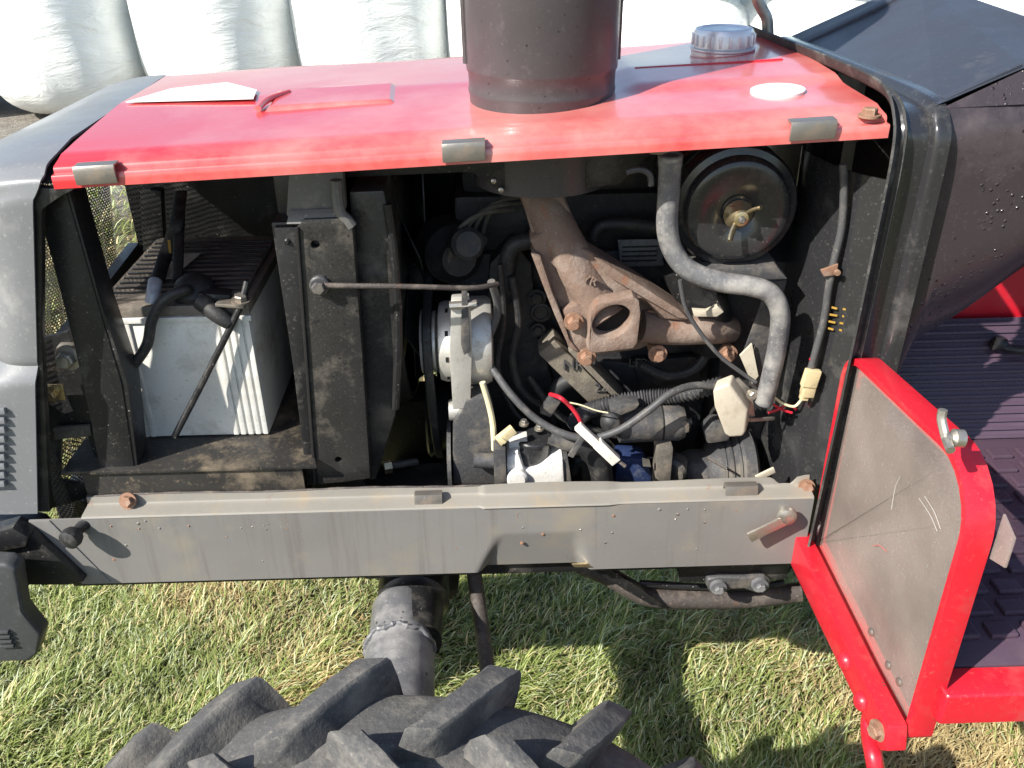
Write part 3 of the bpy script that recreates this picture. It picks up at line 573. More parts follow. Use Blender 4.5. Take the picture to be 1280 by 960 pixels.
# belt loops the alternator, fan and crank pulleys
bx = AC.x - 0.037
ring = [V((bx, 1.167, AC.z + 0.02)), V((bx, 1.17, AC.z + 0.03)), V((bx, 1.20, AC.z + 0.05)), V((bx, 1.35, 0.99)), V((bx, 1.39, 0.95)), V((bx, 1.40, 0.70)), V((bx, 1.33, 0.64)), V((bx, 1.26, 0.66)), V((bx, 1.20, 0.76)), V((bx, 1.165, AC.z - 0.03))]
part('fan_belt', tube(ring + [ring[0]], lambda s: (0.0035, 0.007), n=8, sub=5, cap=False, flat=(0, 0, 1)), m_rubber)
part('crank_pulley', lathe((bx, 1.33, 0.70), (1, 0, 0), [(0.07, -0.02), (0.075, -0.016), (0.06, 0.0), (0.075, 0.016), (0.07, 0.02), (0, 0.02)], n=36), m_black)
part('stud_bolt', tube([(-0.1807, 1.2000, 0.6815), (-0.1339, 1.2200, 0.6756)], 0.006, n=10, sub=1), m_castgrey)
part('stud_nut', lathe((-0.1796, 1.2000, 0.6800), (-1, -0.3, 0), [(0.0105, -0.006), (0.0105, 0.006), (0, 0.006)], n=6), m_gold)

# ---- engine block
eng = part('engine_block', join(box((-0.075, 1.30, 0.62), (0.36, 1.52, 1.00), bev=0.012), box((-0.06, 1.315, 0.99), (0.34, 1.50, 1.085), bev=0.01), box((-0.05, 1.33, 1.08), (0.33, 1.48, 1.155), bev=0.02)), m_cast, label='black cast engine block with raised lettering')
part('front_cover', ext([(-0.0083, 1.2700, 0.9943), (0.0259, 1.2700, 1.0314), (0.0553, 1.2700, 0.9927), (0.0636, 1.2700, 0.8722), (0.0866, 1.2700, 0.8000), (0.1010, 1.2700, 0.6615), (0.0880, 1.2700, 0.5880), (-0.0357, 1.2700, 0.5921), (-0.0190, 1.2700, 0.8745)], (0, 0.04, 0), bev=0.006), m_cast, eng)
part('side_cover', ext([(0.0233, 1.2850, 0.8374), (0.2300, 1.2850, 0.8097), (0.3074, 1.2850, 0.8148), (0.3401, 1.2850, 0.7389), (0.3349, 1.2850, 0.6441), (0.1023, 1.2850, 0.6353), (0.0348, 1.2850, 0.7174)], (0, 0.03, 0), bev=0.005), m_cast, eng)
rr = random.Random(4)
for (px_, py_, r_) in []: pass
for q, r_ in (((0.0020, 1.2680, 0.9187), 0.011), ((0.0623, 1.2680, 0.9385), 0.016), ((0.0632, 1.2620, 0.8872), 0.013), ((0.0232, 1.2680, 0.8603), 0.009), ((-0.0211, 1.2500, 1.0399), 0.012), ((0.0508, 1.3000, 1.0324), 0.010), ((0.2572, 1.2840, 0.7873), 0.011), ((0.2959, 1.2840, 0.7936), 0.011), ((0.0268, 1.2680, 0.9315), 0.012)):
    part('block_plug', hexbolt(q, NY, r_ * 0.62, 0.006, True), m_cast, eng)
part('core_plug', lathe((0.0684, 1.2660, 0.9151), NY, [(0.016, -0.01), (0.016, 0.003), (0.012, 0.004), (0.010, 0.001), (0, 0.001)], n=28), m_cast, eng)
part('cast_rib', bar((0.0743, 1.2400, 0.8798), (0.1743, 1.2400, 0.7673), 0.034, 0.05, bev=0.004), m_ribdust, eng)
part('cast_rib', bar((0.1096, 1.2220, 0.8837), (0.1941, 1.2220, 0.7860), 0.0095, 0.05, bev=0.002), m_ribdust, eng)
part('breather_hose', tube([(0.0842, 1.2300, 0.7788), (0.0965, 1.2300, 0.8045), (0.1239, 1.2300, 0.8152), (0.1495, 1.2300, 0.7943), (0.1582, 1.2300, 0.7589), (0.1513, 1.2300, 0.7322)], 0.013, n=14), m_rubber, eng)
part('cast_letters', textbm('NR 7', 0.024, 0.004, (0.0985, 1.2120, 0.8427), (1, 0, 0), (0, 0, 1)), m_castgrey, eng, smooth=False)
part('cast_letters', textbm('LE2', 0.021, 0.004, (0.2091, 1.2750, 0.8112), (1, 0, 0), (0, 0, 1)), m_castdust, eng, smooth=False)
part('cast_digits', textbm('22', 0.020, 0.004, (0.1486, 1.2120, 0.8032), (1, 0, 0.02), (0, 0, 1)), m_castgrey, eng, smooth=False)
part('engine_plate', ext([(0.1855, 1.2900, 1.0200), (0.2508, 1.2900, 1.0197), (0.2585, 1.2900, 0.9769), (0.1922, 1.2900, 0.9760)], (0, 0.004, 0), bev=0.001), M('engine_plate_metal', (0.20, 0.20, 0.20), 0.5, metal=0.4, dirt=(0.10, 0.09, 0.08), amt=0.45, scale=60, bump=0.3, fine=200), eng)
for k in range(4):
    part('plate_print', ext([V((0.1930, 1.2885, 1.0102)) + V((0, 0, -0.0075 * k)), V((0.2463, 1.2885, 1.0102)) + V((0, 0, -0.0075 * k)), V((0.2465, 1.2885, 1.0076)) + V((0, 0, -0.0075 * k)), V((0.1931, 1.2885, 1.0077)) + V((0, 0, -0.0075 * k))], (0, 0.0008, 0)), m_black, eng)
part('rocker_pipe', tube([(0.1444, 1.2700, 1.0309), (0.1580, 1.2700, 1.0504), (0.2028, 1.2700, 1.0518), (0.2506, 1.2700, 1.0432)], 0.010, n=12), m_cast, eng)
for i, xo in enumerate((560, 600, 630, 655)):
    pts = [(-0.0694, 1.2500, 1.0039), (-0.0526, 1.2400, 1.0565), (-0.0198, 1.2500, 1.0785), (0.0268, 1.2800, 1.0746)]
    pts = [V(p) + V((0.016 * i, 0.012 * i, 0.006 * i)) for p in pts]
    part('injector_pipe', tube(pts, 0.0035, n=8), m_castdust, eng)
part('water_pump', join(lathe((-0.0580, 1.2700, 1.0083), (0.3, -1, 0.1), [(0.05, -0.06), (0.045, -0.01), (0.03, 0.005), (0.026, 0.02), (0, 0.02)], n=28), lathe((-0.0378, 1.2200, 1.0454), (0.2, -1, 0.3), [(0.024, -0.04), (0.024, 0.0), (0.018, 0.006), (0, 0.006)], n=20)), m_cast, eng)
part('oil_pipe', tube([(0.0241, 1.2250, 0.9928), (0.0326, 1.2250, 0.9219), (0.0220, 1.2250, 0.8546), (0.0399, 1.2250, 0.7976), (0.0840, 1.2250, 0.7597)], 0.0065, n=10), m_cast, eng)
part('oil_pipe', tube([(0.2201, 1.2300, 0.8392), (0.2652, 1.2300, 0.8167), (0.3057, 1.2300, 0.8269), (0.3241, 1.2300, 0.8571)], 0.008, n=10), m_cast, eng)
part('fuel_line', tube([(0.0070, 1.2150, 1.0159), (0.0110, 1.2150, 0.9272), (-0.0003, 1.2150, 0.8467), (0.0206, 1.2150, 0.7750), (0.0454, 1.2150, 0.7448)], 0.0042, n=8), m_rubber, eng)
part('fuel_line', tube([(0.0458, 1.2100, 0.8342), (0.0955, 1.2100, 0.7611), (0.1465, 1.2100, 0.7373), (0.1852, 1.2100, 0.7210)], 0.005, n=8), m_rubber, eng)
part('tappet_cover', ext([(0.2151, 1.2750, 0.8198), (0.3175, 1.2750, 0.8255), (0.3319, 1.2750, 0.7781), (0.2305, 1.2750, 0.7722)], (0, 0.02, 0), bev=0.004), m_cast, eng)
part('thermostat_hose', tube([(0.0146, 1.2400, 0.9677), (0.0202, 1.2400, 1.0180), (0.0321, 1.2400, 1.0362), (0.0576, 1.2400, 1.0416)], 0.013, n=14), m_rubber, eng)

# ---- exhaust manifold
man = empty('exhaust_manifold', (0.1585, 1.1630, 0.9476), T, label='rusty cast iron exhaust manifold with an open round port')
part('body', ext([(0.0339, 1.1880, 1.1339), (0.0921, 1.1880, 1.1325), (0.1149, 1.1880, 1.0710), (0.1383, 1.1880, 1.0292), (0.1943, 1.1880, 0.9877), (0.2567, 1.1880, 0.9485), (0.2928, 1.1880, 0.9347), (0.3315, 1.1880, 0.9337), (0.3417, 1.1880, 0.8916), (0.2894, 1.1880, 0.8904), (0.2413, 1.1880, 0.8997), (0.2114, 1.1880, 0.8847), (0.1344, 1.1880, 0.8748), (0.1116, 1.1880, 0.8849), (0.0873, 1.1880, 0.9480), (0.0596, 1.1880, 1.0396)], (0, 0.045, 0), bev=0.008, seg=3), m_rust, man)
part('riser', tube([(0.0571, 1.2230, 1.1350), (0.0801, 1.1980, 1.0856), (0.1087, 1.1850, 1.0312), (0.1422, 1.1780, 0.9761), (0.1607, 1.1630, 0.9501)], lambda s: (0.029 + 0.006 * s, 0.027), n=20), m_rust, man)
part('casting_web', ext([(0.0478, 1.1680, 1.0684), (0.0674, 1.1680, 1.0793), (0.1278, 1.1680, 1.0514), (0.2020, 1.1680, 1.0021), (0.2759, 1.1680, 0.9496), (0.2744, 1.1680, 0.9395), (0.2351, 1.1680, 0.9432), (0.2104, 1.1680, 0.9738), (0.1697, 1.1680, 0.9700), (0.1360, 1.1680, 0.9559), (0.0973, 1.1680, 0.9495), (0.0788, 1.1680, 0.9908)], (0, 0.045, 0), bev=0.006, seg=3), m_rust, man)
part('left_web', ext([(0.0490, 1.1480, 1.0553), (0.0620, 1.1480, 1.0504), (0.0774, 1.1480, 0.9995), (0.0934, 1.1480, 0.9565), (0.1029, 1.1480, 0.9249), (0.1170, 1.1480, 0.9053), (0.1032, 1.1480, 0.9108), (0.0822, 1.1480, 0.9617), (0.0620, 1.1480, 1.0178)], (0, 0.05, 0), bev=0.002), m_rust, man)
part('right_web', ext([(0.1347, 1.1580, 1.0446), (0.1458, 1.1580, 1.0397), (0.2005, 1.1580, 1.0028), (0.2593, 1.1580, 0.9622), (0.2742, 1.1580, 0.9468), (0.2580, 1.1580, 0.9497), (0.2014, 1.1580, 0.9858), (0.1554, 1.1580, 1.0159)], (0, 0.045, 0), bev=0.003), m_rust, man)
fc = V((0.1595, 1.1280, 0.9580))
ell = [fc + V((0.0245 * math.cos(2 * math.pi * k / 32) * 1.08 + 0.005 * math.sin(2 * math.pi * k / 32), 0, 0.003 + 0.0255 * math.sin(2 * math.pi * k / 32))) for k in range(32)]
part('port_flange', ext([(0.1291, 1.1280, 0.9746), (0.1354, 1.1280, 0.9865), (0.1440, 1.1280, 0.9910), (0.1875, 1.1280, 0.9982), (0.1955, 1.1280, 0.9920), (0.1987, 1.1280, 0.9727), (0.1966, 1.1280, 0.9285), (0.1915, 1.1280, 0.9185), (0.1331, 1.1280, 0.9126), (0.1262, 1.1280, 0.9179)], (0, 0.028, 0), holes=[ell], bev=0.003), m_rust, man)
part('port_throat', lathe(fc + V((0, 0.031, 0)), (0, 1, 0), [(0.031, -0.004), (0.030, 0.04), (0.02, 0.075), (0, 0.08)], n=32), m_hole, man)
part('left_foot', ext([(0.0914, 1.1530, 0.9690), (0.1137, 1.1530, 0.9782), (0.1343, 1.1530, 0.9629), (0.1314, 1.1530, 0.8997), (0.1083, 1.1530, 0.9030)], (0, 0.04, 0), bev=0.005), m_rust, man)
part('right_runner', tube([(0.2075, 1.1780, 0.9290), (0.2560, 1.1850, 0.9191), (0.3030, 1.1850, 0.9178), (0.3488, 1.2130, 0.9030)], lambda s: 0.0235 - 0.003 * s, n=20), m_rust, man)
part('cast_mark', textbm('YR', 0.017, 0.003, (0.1183, 1.1510, 1.0127), (1, 0, -0.35), (0.3, 0, 1)), m_rust, man, smooth=False)
for q in ((0.1081, 1.1480, 0.9536), (0.1281, 1.1530, 0.8946), (0.2329, 1.1630, 0.8916), (0.3419, 1.1830, 0.8782), (0.2216, 1.1830, 0.9390)):
    part('manifold_bolt', join(hexbolt(q, NY, 0.0095, 0.010), lathe(q, NY, [(0.006, 0.01), (0.006, 0.015), (0, 0.015)], n=12), tube([V(q) + V((0, 0.05, 0)), q], 0.011, n=14, sub=1)), m_rustbolt, man)

# ---- air cleaner
ac = V((0.3193, 1.1400, 1.1140))
air = part('air_cleaner', lathe(ac, NY, [(0.072, -0.22), (0.079, -0.20), (0.081, -0.03), (0.083, -0.018), (0.083, -0.012), (0.080, -0.006), (0.0715, -0.004), (0.0695, 0.003), (0.0660, 0.0085), (0.060, 0.0105), (0.056, 0.0105), (0.026, 0.0085), (0.020, 0.004), (0, 0.004)], n=72), m_blackgl, label='round gloss black air cleaner with brass wing nut')
part('band_clamp', lathe(ac + V((0, 0.05, 0)), NY, [(0.0815, -0.008), (0.0828, -0.006), (0.0828, 0.006), (0.0815, 0.008)], n=64), m_black, air)
wc = ac + V((0.0, -0.006, -0.004))
part('wing_nut', join(lathe(wc, NY, [(0.019, 0.0), (0.0195, 0.003), (0.013, 0.012), (0.0095, 0.02), (0.0065, 0.021), (0, 0.021)], n=24),
     tube([wc + V((0.006, -0.014, 0.004)), wc + V((0.014, -0.020, 0.012)), wc + V((0.022, -0.026, 0.017))], lambda s: (0.0045 + 0.0022 * math.sin(s * 3), 0.0028), n=10),
     tube([wc + V((-0.005, -0.014, -0.007)), wc + V((-0.010, -0.020, -0.018)), wc + V((-0.014, -0.026, -0.027))], lambda s: (0.0045 + 0.0022 * math.sin(s * 3), 0.0028), n=10)), m_gold, air, label='brass coloured wing nut')
part('stud', lathe(wc, NY, [(0.0045, 0.018), (0.0045, 0.026), (0.003, 0.028), (0, 0.028)], n=14), m_castgrey, air)
part('intake_elbow', tube([(0.2654, 1.2100, 1.0112), (0.2899, 1.2100, 0.9670), (0.3161, 1.2100, 0.9368), (0.3315, 1.2300, 0.8707)], 0.030, n=20), m_black)
part('elbow_clamp', ext([(0.2792, 1.1650, 0.9584), (0.2999, 1.1650, 0.9566), (0.3174, 1.1650, 0.9648), (0.3241, 1.1650, 0.9547), (0.3145, 1.1650, 0.9474), (0.2823, 1.1650, 0.9483)], (0, 0.01, 0), bev=0.001), m_relay)
part('air_cleaner_bracket', join(ext([(0.2551, 1.1300, 1.0342), (0.3804, 1.1300, 1.0356), (0.3969, 1.1300, 1.0177), (0.3045, 1.1300, 1.0155), (0.2716, 1.1300, 1.0175)], (0, 0.05, 0.004), bev=0.002), ext([(0.3788, 1.1500, 1.0063), (0.4030, 1.1500, 1.0080), (0.3998, 1.1500, 0.9816), (0.3902, 1.1500, 0.8965), (0.3868, 1.1500, 0.8273), (0.3692, 1.1500, 0.8360), (0.3700, 1.1500, 0.9099), (0.3553, 1.1500, 0.8975)], (0, 0.005, 0), bev=0.001)), m_castgrey, T, label='dusty sheet bracket under the air cleaner')
part('bracket_gusset', ext([(0.3471, 1.1400, 0.8964), (0.3622, 1.1400, 0.9152), (0.3776, 1.1400, 0.8628), (0.3698, 1.1400, 0.8497)], (0, 0.004, 0)), m_relay)
hose = part('coolant_hose', tube([(0.2198, 1.1050, 1.1945), (0.2228, 1.1150, 1.1478), (0.2241, 1.1150, 1.0999), (0.2348, 1.1150, 1.0667), (0.2569, 1.1100, 1.0423), (0.2976, 1.1050, 1.0273), (0.3396, 1.1000, 1.0215), (0.3668, 1.1000, 1.0092), (0.3823, 1.1000, 0.9807), (0.3867, 1.1050, 0.9322), (0.3856, 1.1100, 0.8816), (0.3826, 1.1150, 0.8329)], lambda s: 0.0142 - 0.0012 * s + (0.0012 if s < 0.03 else 0), n=20), m_hose, label='dusty grey bent hose beside the air cleaner')
hc = V((0.2197, 1.1050, 1.1955))
part('hose_mouth', lathe(hc, (0, -0.15, 1), [(0.0145, -0.004), (0.0155, 0.0), (0.0155, 0.003), (0.0115, 0.004), (0.0108, -0.006), (0, -0.007)], n=24), m_hose, hose)
part('hose_clip', ext([(0.1897, 1.0850, 1.2132), (0.2224, 1.0850, 1.2154), (0.2247, 1.0850, 1.2105), (0.2039, 1.0850, 1.2032), (0.1902, 1.0850, 1.2045)], (0, 0.006, 0), bev=0.001), m_clip)
part('hood_hook', tube([(0.1668, 1.1100, 1.1762), (0.1837, 1.1100, 1.1789), (0.1961, 1.1100, 1.1725), (0.1990, 1.1100, 1.1581)], 0.004, n=8), m_castgrey)

# ---- relay, conduit, wiring
part('relay', ext([(0.3036, 1.1050, 0.8609), (0.3265, 1.1050, 0.8707), (0.3577, 1.1050, 0.8262), (0.3583, 1.1050, 0.7895), (0.3545, 1.1050, 0.7814), (0.3358, 1.1050, 0.7806), (0.3282, 1.1050, 0.7863), (0.3084, 1.1050, 0.8344)], (0.012, 0.03, 0), bev=0.004, seg=3), m_relay, label='cream plastic relay box')
part('relay_bracket', join(ext([(0.3255, 1.1300, 0.8593), (0.3482, 1.1300, 0.8639), (0.3678, 1.1300, 0.8448), (0.3775, 1.1300, 0.8010), (0.3672, 1.1300, 0.7874), (0.3435, 1.1300, 0.8321)], (0, 0.006, 0), bev=0.001), bar((0.3696, 1.1250, 0.7974), (0.4102, 1.1400, 0.7897), 0.006, 0.003)), m_steel)
part('relay_screw', hexbolt((0.3646, 1.1180, 0.8451), (0.2, -1, 0.1), 0.006, 0.005), m_steel)
cpts = [(0.1147, 1.2100, 0.7457), (0.1382, 1.2000, 0.7746), (0.1797, 1.1900, 0.7950), (0.2284, 1.1900, 0.8021), (0.2749, 1.1800, 0.8121), (0.3344, 1.1600, 0.8396)]
Lc = sum((V(b) - V(a)).length for a, b in zip(cpts, cpts[1:])); nr = int(Lc / 0.0048)
cp = catmull(cpts, 90)
part('corrugated_conduit', tube([cp[int(i * (len(cp) - 1) / (nr * 4))] for i in range(nr * 4 + 1)], lambda s: 0.0115 + 0.0019 * math.sin(s * nr * 2 * math.pi), n=16, sub=1), m_conduit, label='black corrugated wiring conduit')
part('cable', tube([(-0.0060, 1.1500, 1.0163), (0.0018, 1.1700, 0.9612), (-0.0183, 1.1700, 0.8978), (-0.0006, 1.1500, 0.8685), (0.0251, 1.1300, 0.8390), (0.0559, 1.1200, 0.8102), (0.0926, 1.1100, 0.7920), (0.1323, 1.1080, 0.7838), (0.1750, 1.1080, 0.7976), (0.2175, 1.1150, 0.8259), (0.2480, 1.1250, 0.8459), (0.2855, 1.1400, 0.8496), (0.3321, 1.1500, 0.8398)], 0.0056, n=12), m_cable, label='looped grey cable')
part('cable_tie', obox((0.1133, 1.1030, 0.7765), (0.010, 0, 0.020), (-0.004, 0, 0.002), (0, 0.002, 0), bev=0.001), m_cable)
part('thin_cable', tube([(0.2496, 1.1300, 1.0204), (0.2605, 1.1300, 0.9786), (0.2837, 1.1300, 0.9412), (0.3155, 1.1300, 0.9025), (0.3531, 1.1300, 0.8717), (0.3720, 1.1300, 0.8579)], 0.003, n=8), m_cable)
part('red_wire', tube([(0.0769, 1.1600, 0.8296), (0.0881, 1.1200, 0.8470), (0.1021, 1.1200, 0.8332), (0.1140, 1.1200, 0.8153), (0.1214, 1.1200, 0.7972)], 0.0032, n=8), m_wred)
part('pale_wire', tube([(-0.0228, 1.1400, 0.8641), (-0.0146, 1.1400, 0.8276), (-0.0096, 1.1400, 0.7931), (-0.0083, 1.1400, 0.7476)], 0.0045, n=10), m_wwhite)
part('thin_wire', tube([(0.0939, 1.1200, 0.8401), (0.1171, 1.1200, 0.8341), (0.1406, 1.1200, 0.8239), (0.1582, 1.1200, 0.8193)], 0.0012, n=6), m_wwhite)
part('plug', obox((0.0777, 1.1700, 0.8057), (0.008, 0, 0.014), (-0.008, 0, 0.004), (0, 0.008, 0), bev=0.002), m_castgrey)
part('white_plug', join(bar((0.1123, 1.1000, 0.8113), (0.1451, 1.0950, 0.7779), 0.013, 0.011, bev=0.0015), bar((0.1404, 1.0960, 0.7843), (0.1694, 1.0950, 0.7520), 0.016, 0.013, bev=0.0015)), m_plwhite, label='white inline wire plug')
part('plug_pin', tube([(0.1670, 1.0960, 0.7570), (0.1831, 1.0900, 0.7451)], 0.003, n=8, sub=1), m_rustpipe)
part('yellow_plug', join(bar((-0.0031, 1.1200, 0.7748), (0.0209, 1.1300, 0.7900), 0.013, 0.012, bev=0.001), bar((0.0005, 1.1170, 0.7822), (0.0086, 1.1170, 0.7749), 0.006, 0.004)), m_plyellow)
part('bulkhead_wire', tube([(0.4346, 1.1000, 1.1831), (0.4415, 1.1000, 1.1473), (0.4463, 1.1000, 1.0998), (0.4440, 1.1000, 1.0561), (0.4428, 1.1000, 1.0164), (0.4437, 1.1000, 0.9695), (0.4388, 1.1000, 0.9146), (0.4360, 1.1000, 0.8882)], 0.0052, n=12), m_cable)
part('wire_clip', join(ext([(0.4251, 1.0920, 1.0452), (0.4469, 1.0920, 1.0536), (0.4473, 1.0920, 1.0379), (0.4308, 1.0920, 1.0361)], (0, 0.004, 0), bev=0.001), lathe((0.4458, 1.0900, 1.0433), NY, [(0.004, 0), (0.004, 0.004), (0, 0.004)], n=10)), m_rustbolt)
part('yellow_connector', join(bar((0.4393, 1.0980, 0.8917), (0.4367, 1.1000, 0.8519), 0.017, 0.016, bev=0.002), bar((0.4385, 1.0940, 0.8964), (0.4345, 1.0940, 0.8697), 0.022, 0.010, bev=0.002), bar((0.4341, 1.1000, 0.8546), (0.4331, 1.1000, 0.8455), 0.011, 0.010)), m_plyellow, label='yellowed wiring connector')
part('connector_wire', tube([(0.4409, 1.1000, 0.8855), (0.4375, 1.1000, 0.9008), (0.4337, 1.1000, 0.9110)], 0.002, n=6), m_wred)
for i, pp in enumerate(([(0.4396, 1.1200, 0.8350), (0.4298, 1.1200, 0.8218), (0.4114, 1.1200, 0.8278), (0.3959, 1.1200, 0.8403)], [(0.4368, 1.1300, 0.8102), (0.4238, 1.1300, 0.8188), (0.4094, 1.1300, 0.8110), (0.3959, 1.1300, 0.8059)], [(0.4297, 1.1250, 0.8079), (0.4147, 1.1250, 0.8138), (0.3993, 1.1250, 0.8238)])):
    part('loose_wire', tube(pp, 0.002, n=6), [m_wwhite, m_wred, m_wred][i])
# straps hanging over the battery
part('hanging_strap', tube([(-0.4768, 1.3600, 1.0878), (-0.4723, 1.3000, 1.0577), (-0.4952, 1.3000, 1.0142), (-0.4874, 1.2200, 0.9995)], lambda s: (0.010, 0.0035), n=10, flat=(1, 0, 0)), m_rubber)
part('hanging_strap', tube([(-0.4803, 1.3700, 1.0848), (-0.4700, 1.3000, 1.0452), (-0.4536, 1.2100, 1.0053)], lambda s: (0.008, 0.0035), n=10, flat=(1, 0, 0)), m_rubber)
part('strap_mark', obox((-0.4774, 1.2700, 1.0339), (0.002, 0, 0), (0, 0.0005, 0), (0.001, 0.0, 0.010)), m_yel)

# ---- lower engine auxiliaries
part('oil_filter_housing', join(ext([(-0.0688, 1.1400, 0.7949), (-0.0561, 1.1400, 0.8139), (-0.0482, 1.1400, 0.8354), (-0.0200, 1.1400, 0.8400), (-0.0095, 1.1400, 0.7958), (-0.0059, 1.1400, 0.7504), (-0.0075, 1.1400, 0.6827), (-0.0740, 1.1400, 0.6850)], (0, 0.07, 0), bev=0.005), tube([(-0.0399, 1.1280, 0.7379), (-0.0064, 1.1280, 0.7354)], 0.012, n=14, sub=1), lathe((-0.0746, 1.1900, 0.7047), (-1, 0, 0), [(0.06, 0), (0.06, 0.006), (0, 0.006)], n=32)), m_castgrey, T)
part('side_post', bar((-0.0009, 1.1250, 0.7672), (-0.0003, 1.1250, 0.6843), 0.018, 0.03), m_castgrey)
can = part('solenoid_can', lathe((0.0514, 1.1550, 0.7211), (0, 0, 1), [(0.022, -0.012), (0.0265, -0.006), (0.0265, 0.032), (0.0275, 0.033), (0.0275, 0.037), (0.0255, 0.039), (0, 0.039)], n=36), m_blackgl)
for q in ((0.0368, 1.1450, 0.7885), (0.0590, 1.1350, 0.7856)):
    part('can_screw', hexbolt(q, (0, 0, 1), 0.005, 0.006), m_steel, can)
part('fuel_pump_body', join(ext([(0.0093, 1.1200, 0.7460), (0.0273, 1.1200, 0.7540), (0.0365, 1.1200, 0.7191), (0.0606, 1.1200, 0.7271), (0.0773, 1.1200, 0.7352), (0.0940, 1.1200, 0.7404), (0.0972, 1.1200, 0.6846), (0.0082, 1.1200, 0.6876)], (0, 0.05, 0), bev=0.005), lathe((0.0242, 1.1150, 0.7114), NY, [(0.016, -0.01), (0.016, 0.003), (0.012, 0.006), (0, 0.006)], n=24), box((0.0131, 1.1400, 0.7325), V((0.0424, 1.1400, 0.7604)) + V((0, 0.03, 0)), bev=0.002)), m_white, T, label='bright aluminium pump casting')
part('pump_arm', ext([(0.0897, 1.1250, 0.7357), (0.1016, 1.1250, 0.7397), (0.1099, 1.1250, 0.6805), (0.0927, 1.1250, 0.6811)], (0, 0.03, 0), bev=0.002), m_castgrey)
part('pipe_stub', tube([(0.0760, 1.1400, 0.7692), (0.1094, 1.1350, 0.7557)], 0.0125, n=18, sub=1), m_castgrey)
part('return_hose', tube([(0.1050, 1.1400, 0.7526), (0.1244, 1.1400, 0.7520), (0.1443, 1.1400, 0.7311), (0.1551, 1.1400, 0.6983), (0.1618, 1.1400, 0.6479)], 0.0175, n=18), m_rubber)
part('inner_hose', tube([(0.1132, 1.1650, 0.6853), (0.1203, 1.1650, 0.7076), (0.1329, 1.1650, 0.6997), (0.1392, 1.1650, 0.6505)], 0.010, n=12), m_rubber)
part('rubber_boot', lathe((0.1670, 1.1450, 0.7886), (-0.4, -1, 0.3), [(0.016, -0.02), (0.018, -0.004), (0.015, 0.008), (0.008, 0.014), (0, 0.015)], n=24), m_rubber)
st = part('starter_motor', lathe((0.1790, 1.1750, 0.7640), (1, 0, 0.02), [(0.020, 0.0), (0.028, 0.004), (0.0285, 0.068), (0.0275, 0.070), (0.0285, 0.072), (0.0285, 0.095), (0.024, 0.104), (0.012, 0.106), (0.006, 0.107), (0.006, 0.116), (0, 0.116)], n=40), m_castgrey, label='cylindrical starter motor')
part('starter_strap', ext([(0.1639, 1.1450, 0.8096), (0.1825, 1.1450, 0.8173), (0.2086, 1.1450, 0.8165), (0.2031, 1.1450, 0.8084), (0.1810, 1.1450, 0.7980), (0.1720, 1.1450, 0.7843)], (0, 0.03, 0), bev=0.003), m_castgrey, st)
part('starter_terminal', ext([(0.2670, 1.1500, 0.7782), (0.2810, 1.1500, 0.7834), (0.2863, 1.1500, 0.7776), (0.2876, 1.1500, 0.7619), (0.2732, 1.1500, 0.7595), (0.2633, 1.1500, 0.7626)], (0, 0.02, 0), bev=0.003), m_castdust, st)
part('starter_seam', lathe(V((0.1790, 1.1750, 0.7640)) + V((0.069, 0, 0.0014)), (1, 0, 0.02), [(0.0288, -0.0012), (0.0292, 0), (0.0288, 0.0012)], n=40), m_hole, st)
part('injection_post', box((0.2364, 1.1300, 0.6726), V((0.2606, 1.1300, 0.7484)) + V((0, 0.03, 0)), bev=0.003), m_castdust)
part('post_ear', ext([(0.2138, 1.1250, 0.7331), (0.2248, 1.1250, 0.7298), (0.2279, 1.1250, 0.7181), (0.2157, 1.1250, 0.7199)], (0, 0.004, 0)), m_steel)
part('blue_filter', ext([(0.1817, 1.1600, 0.7135), (0.2242, 1.1600, 0.7091), (0.2368, 1.1600, 0.6846), (0.2392, 1.1600, 0.6461), (0.1768, 1.1600, 0.6482)], (0, 0.04, 0), bev=0.006), m_blue)
pump = part('clutch_housing', lathe((0.2947, 1.2050, 0.6482), (1, 0, 0), [(0.018, -0.004), (0.034, 0.0), (0.040, 0.012), (0.040, 0.036), (0.048, 0.042), (0.052, 0.048), (0.062, 0.056), (0.0625, 0.060), (0.060, 0.062), (0.066, 0.066), (0.066, 0.070), (0.063, 0.073), (0.070, 0.078), (0.0705, 0.082), (0.068, 0.084), (0.072, 0.088), (0.072, 0.105), (0.06, 0.112), (0, 0.112)], n=56), m_castgrey, label='ribbed grey casting beside the bulkhead')
part('housing_foot', lathe((0.2660, 1.1500, 0.6906), (-0.6, -1, -0.2), [(0.014, -0.03), (0.022, -0.005), (0.019, 0.003), (0, 0.006)], n=24), m_castgrey, pump)
part('housing_pin', tube([(0.3130, 1.1300, 0.7294), (0.3428, 1.1250, 0.7113)], 0.002, n=6, sub=1), m_steel, pump)
part('housing_cap', ext([(0.3148, 1.1700, 0.7498), (0.3280, 1.1700, 0.7667), (0.3580, 1.1700, 0.7629), (0.3563, 1.1700, 0.7309), (0.3219, 1.1700, 0.7261)], (0, 0.03, 0), bev=0.006), m_castgrey, pump)
part('flywheel_cover', lathe((0.4625, 1.2700, 0.6005), (1, 0, 0), [(0.12, -0.02), (0.125, -0.01), (0.125, 0.05), (0, 0.05)], n=48), m_black)
part('lever_tab', bar((0.3815, 1.1000, 0.7099), (0.4091, 1.1050, 0.7215), 0.010, 0.004), m_relay)

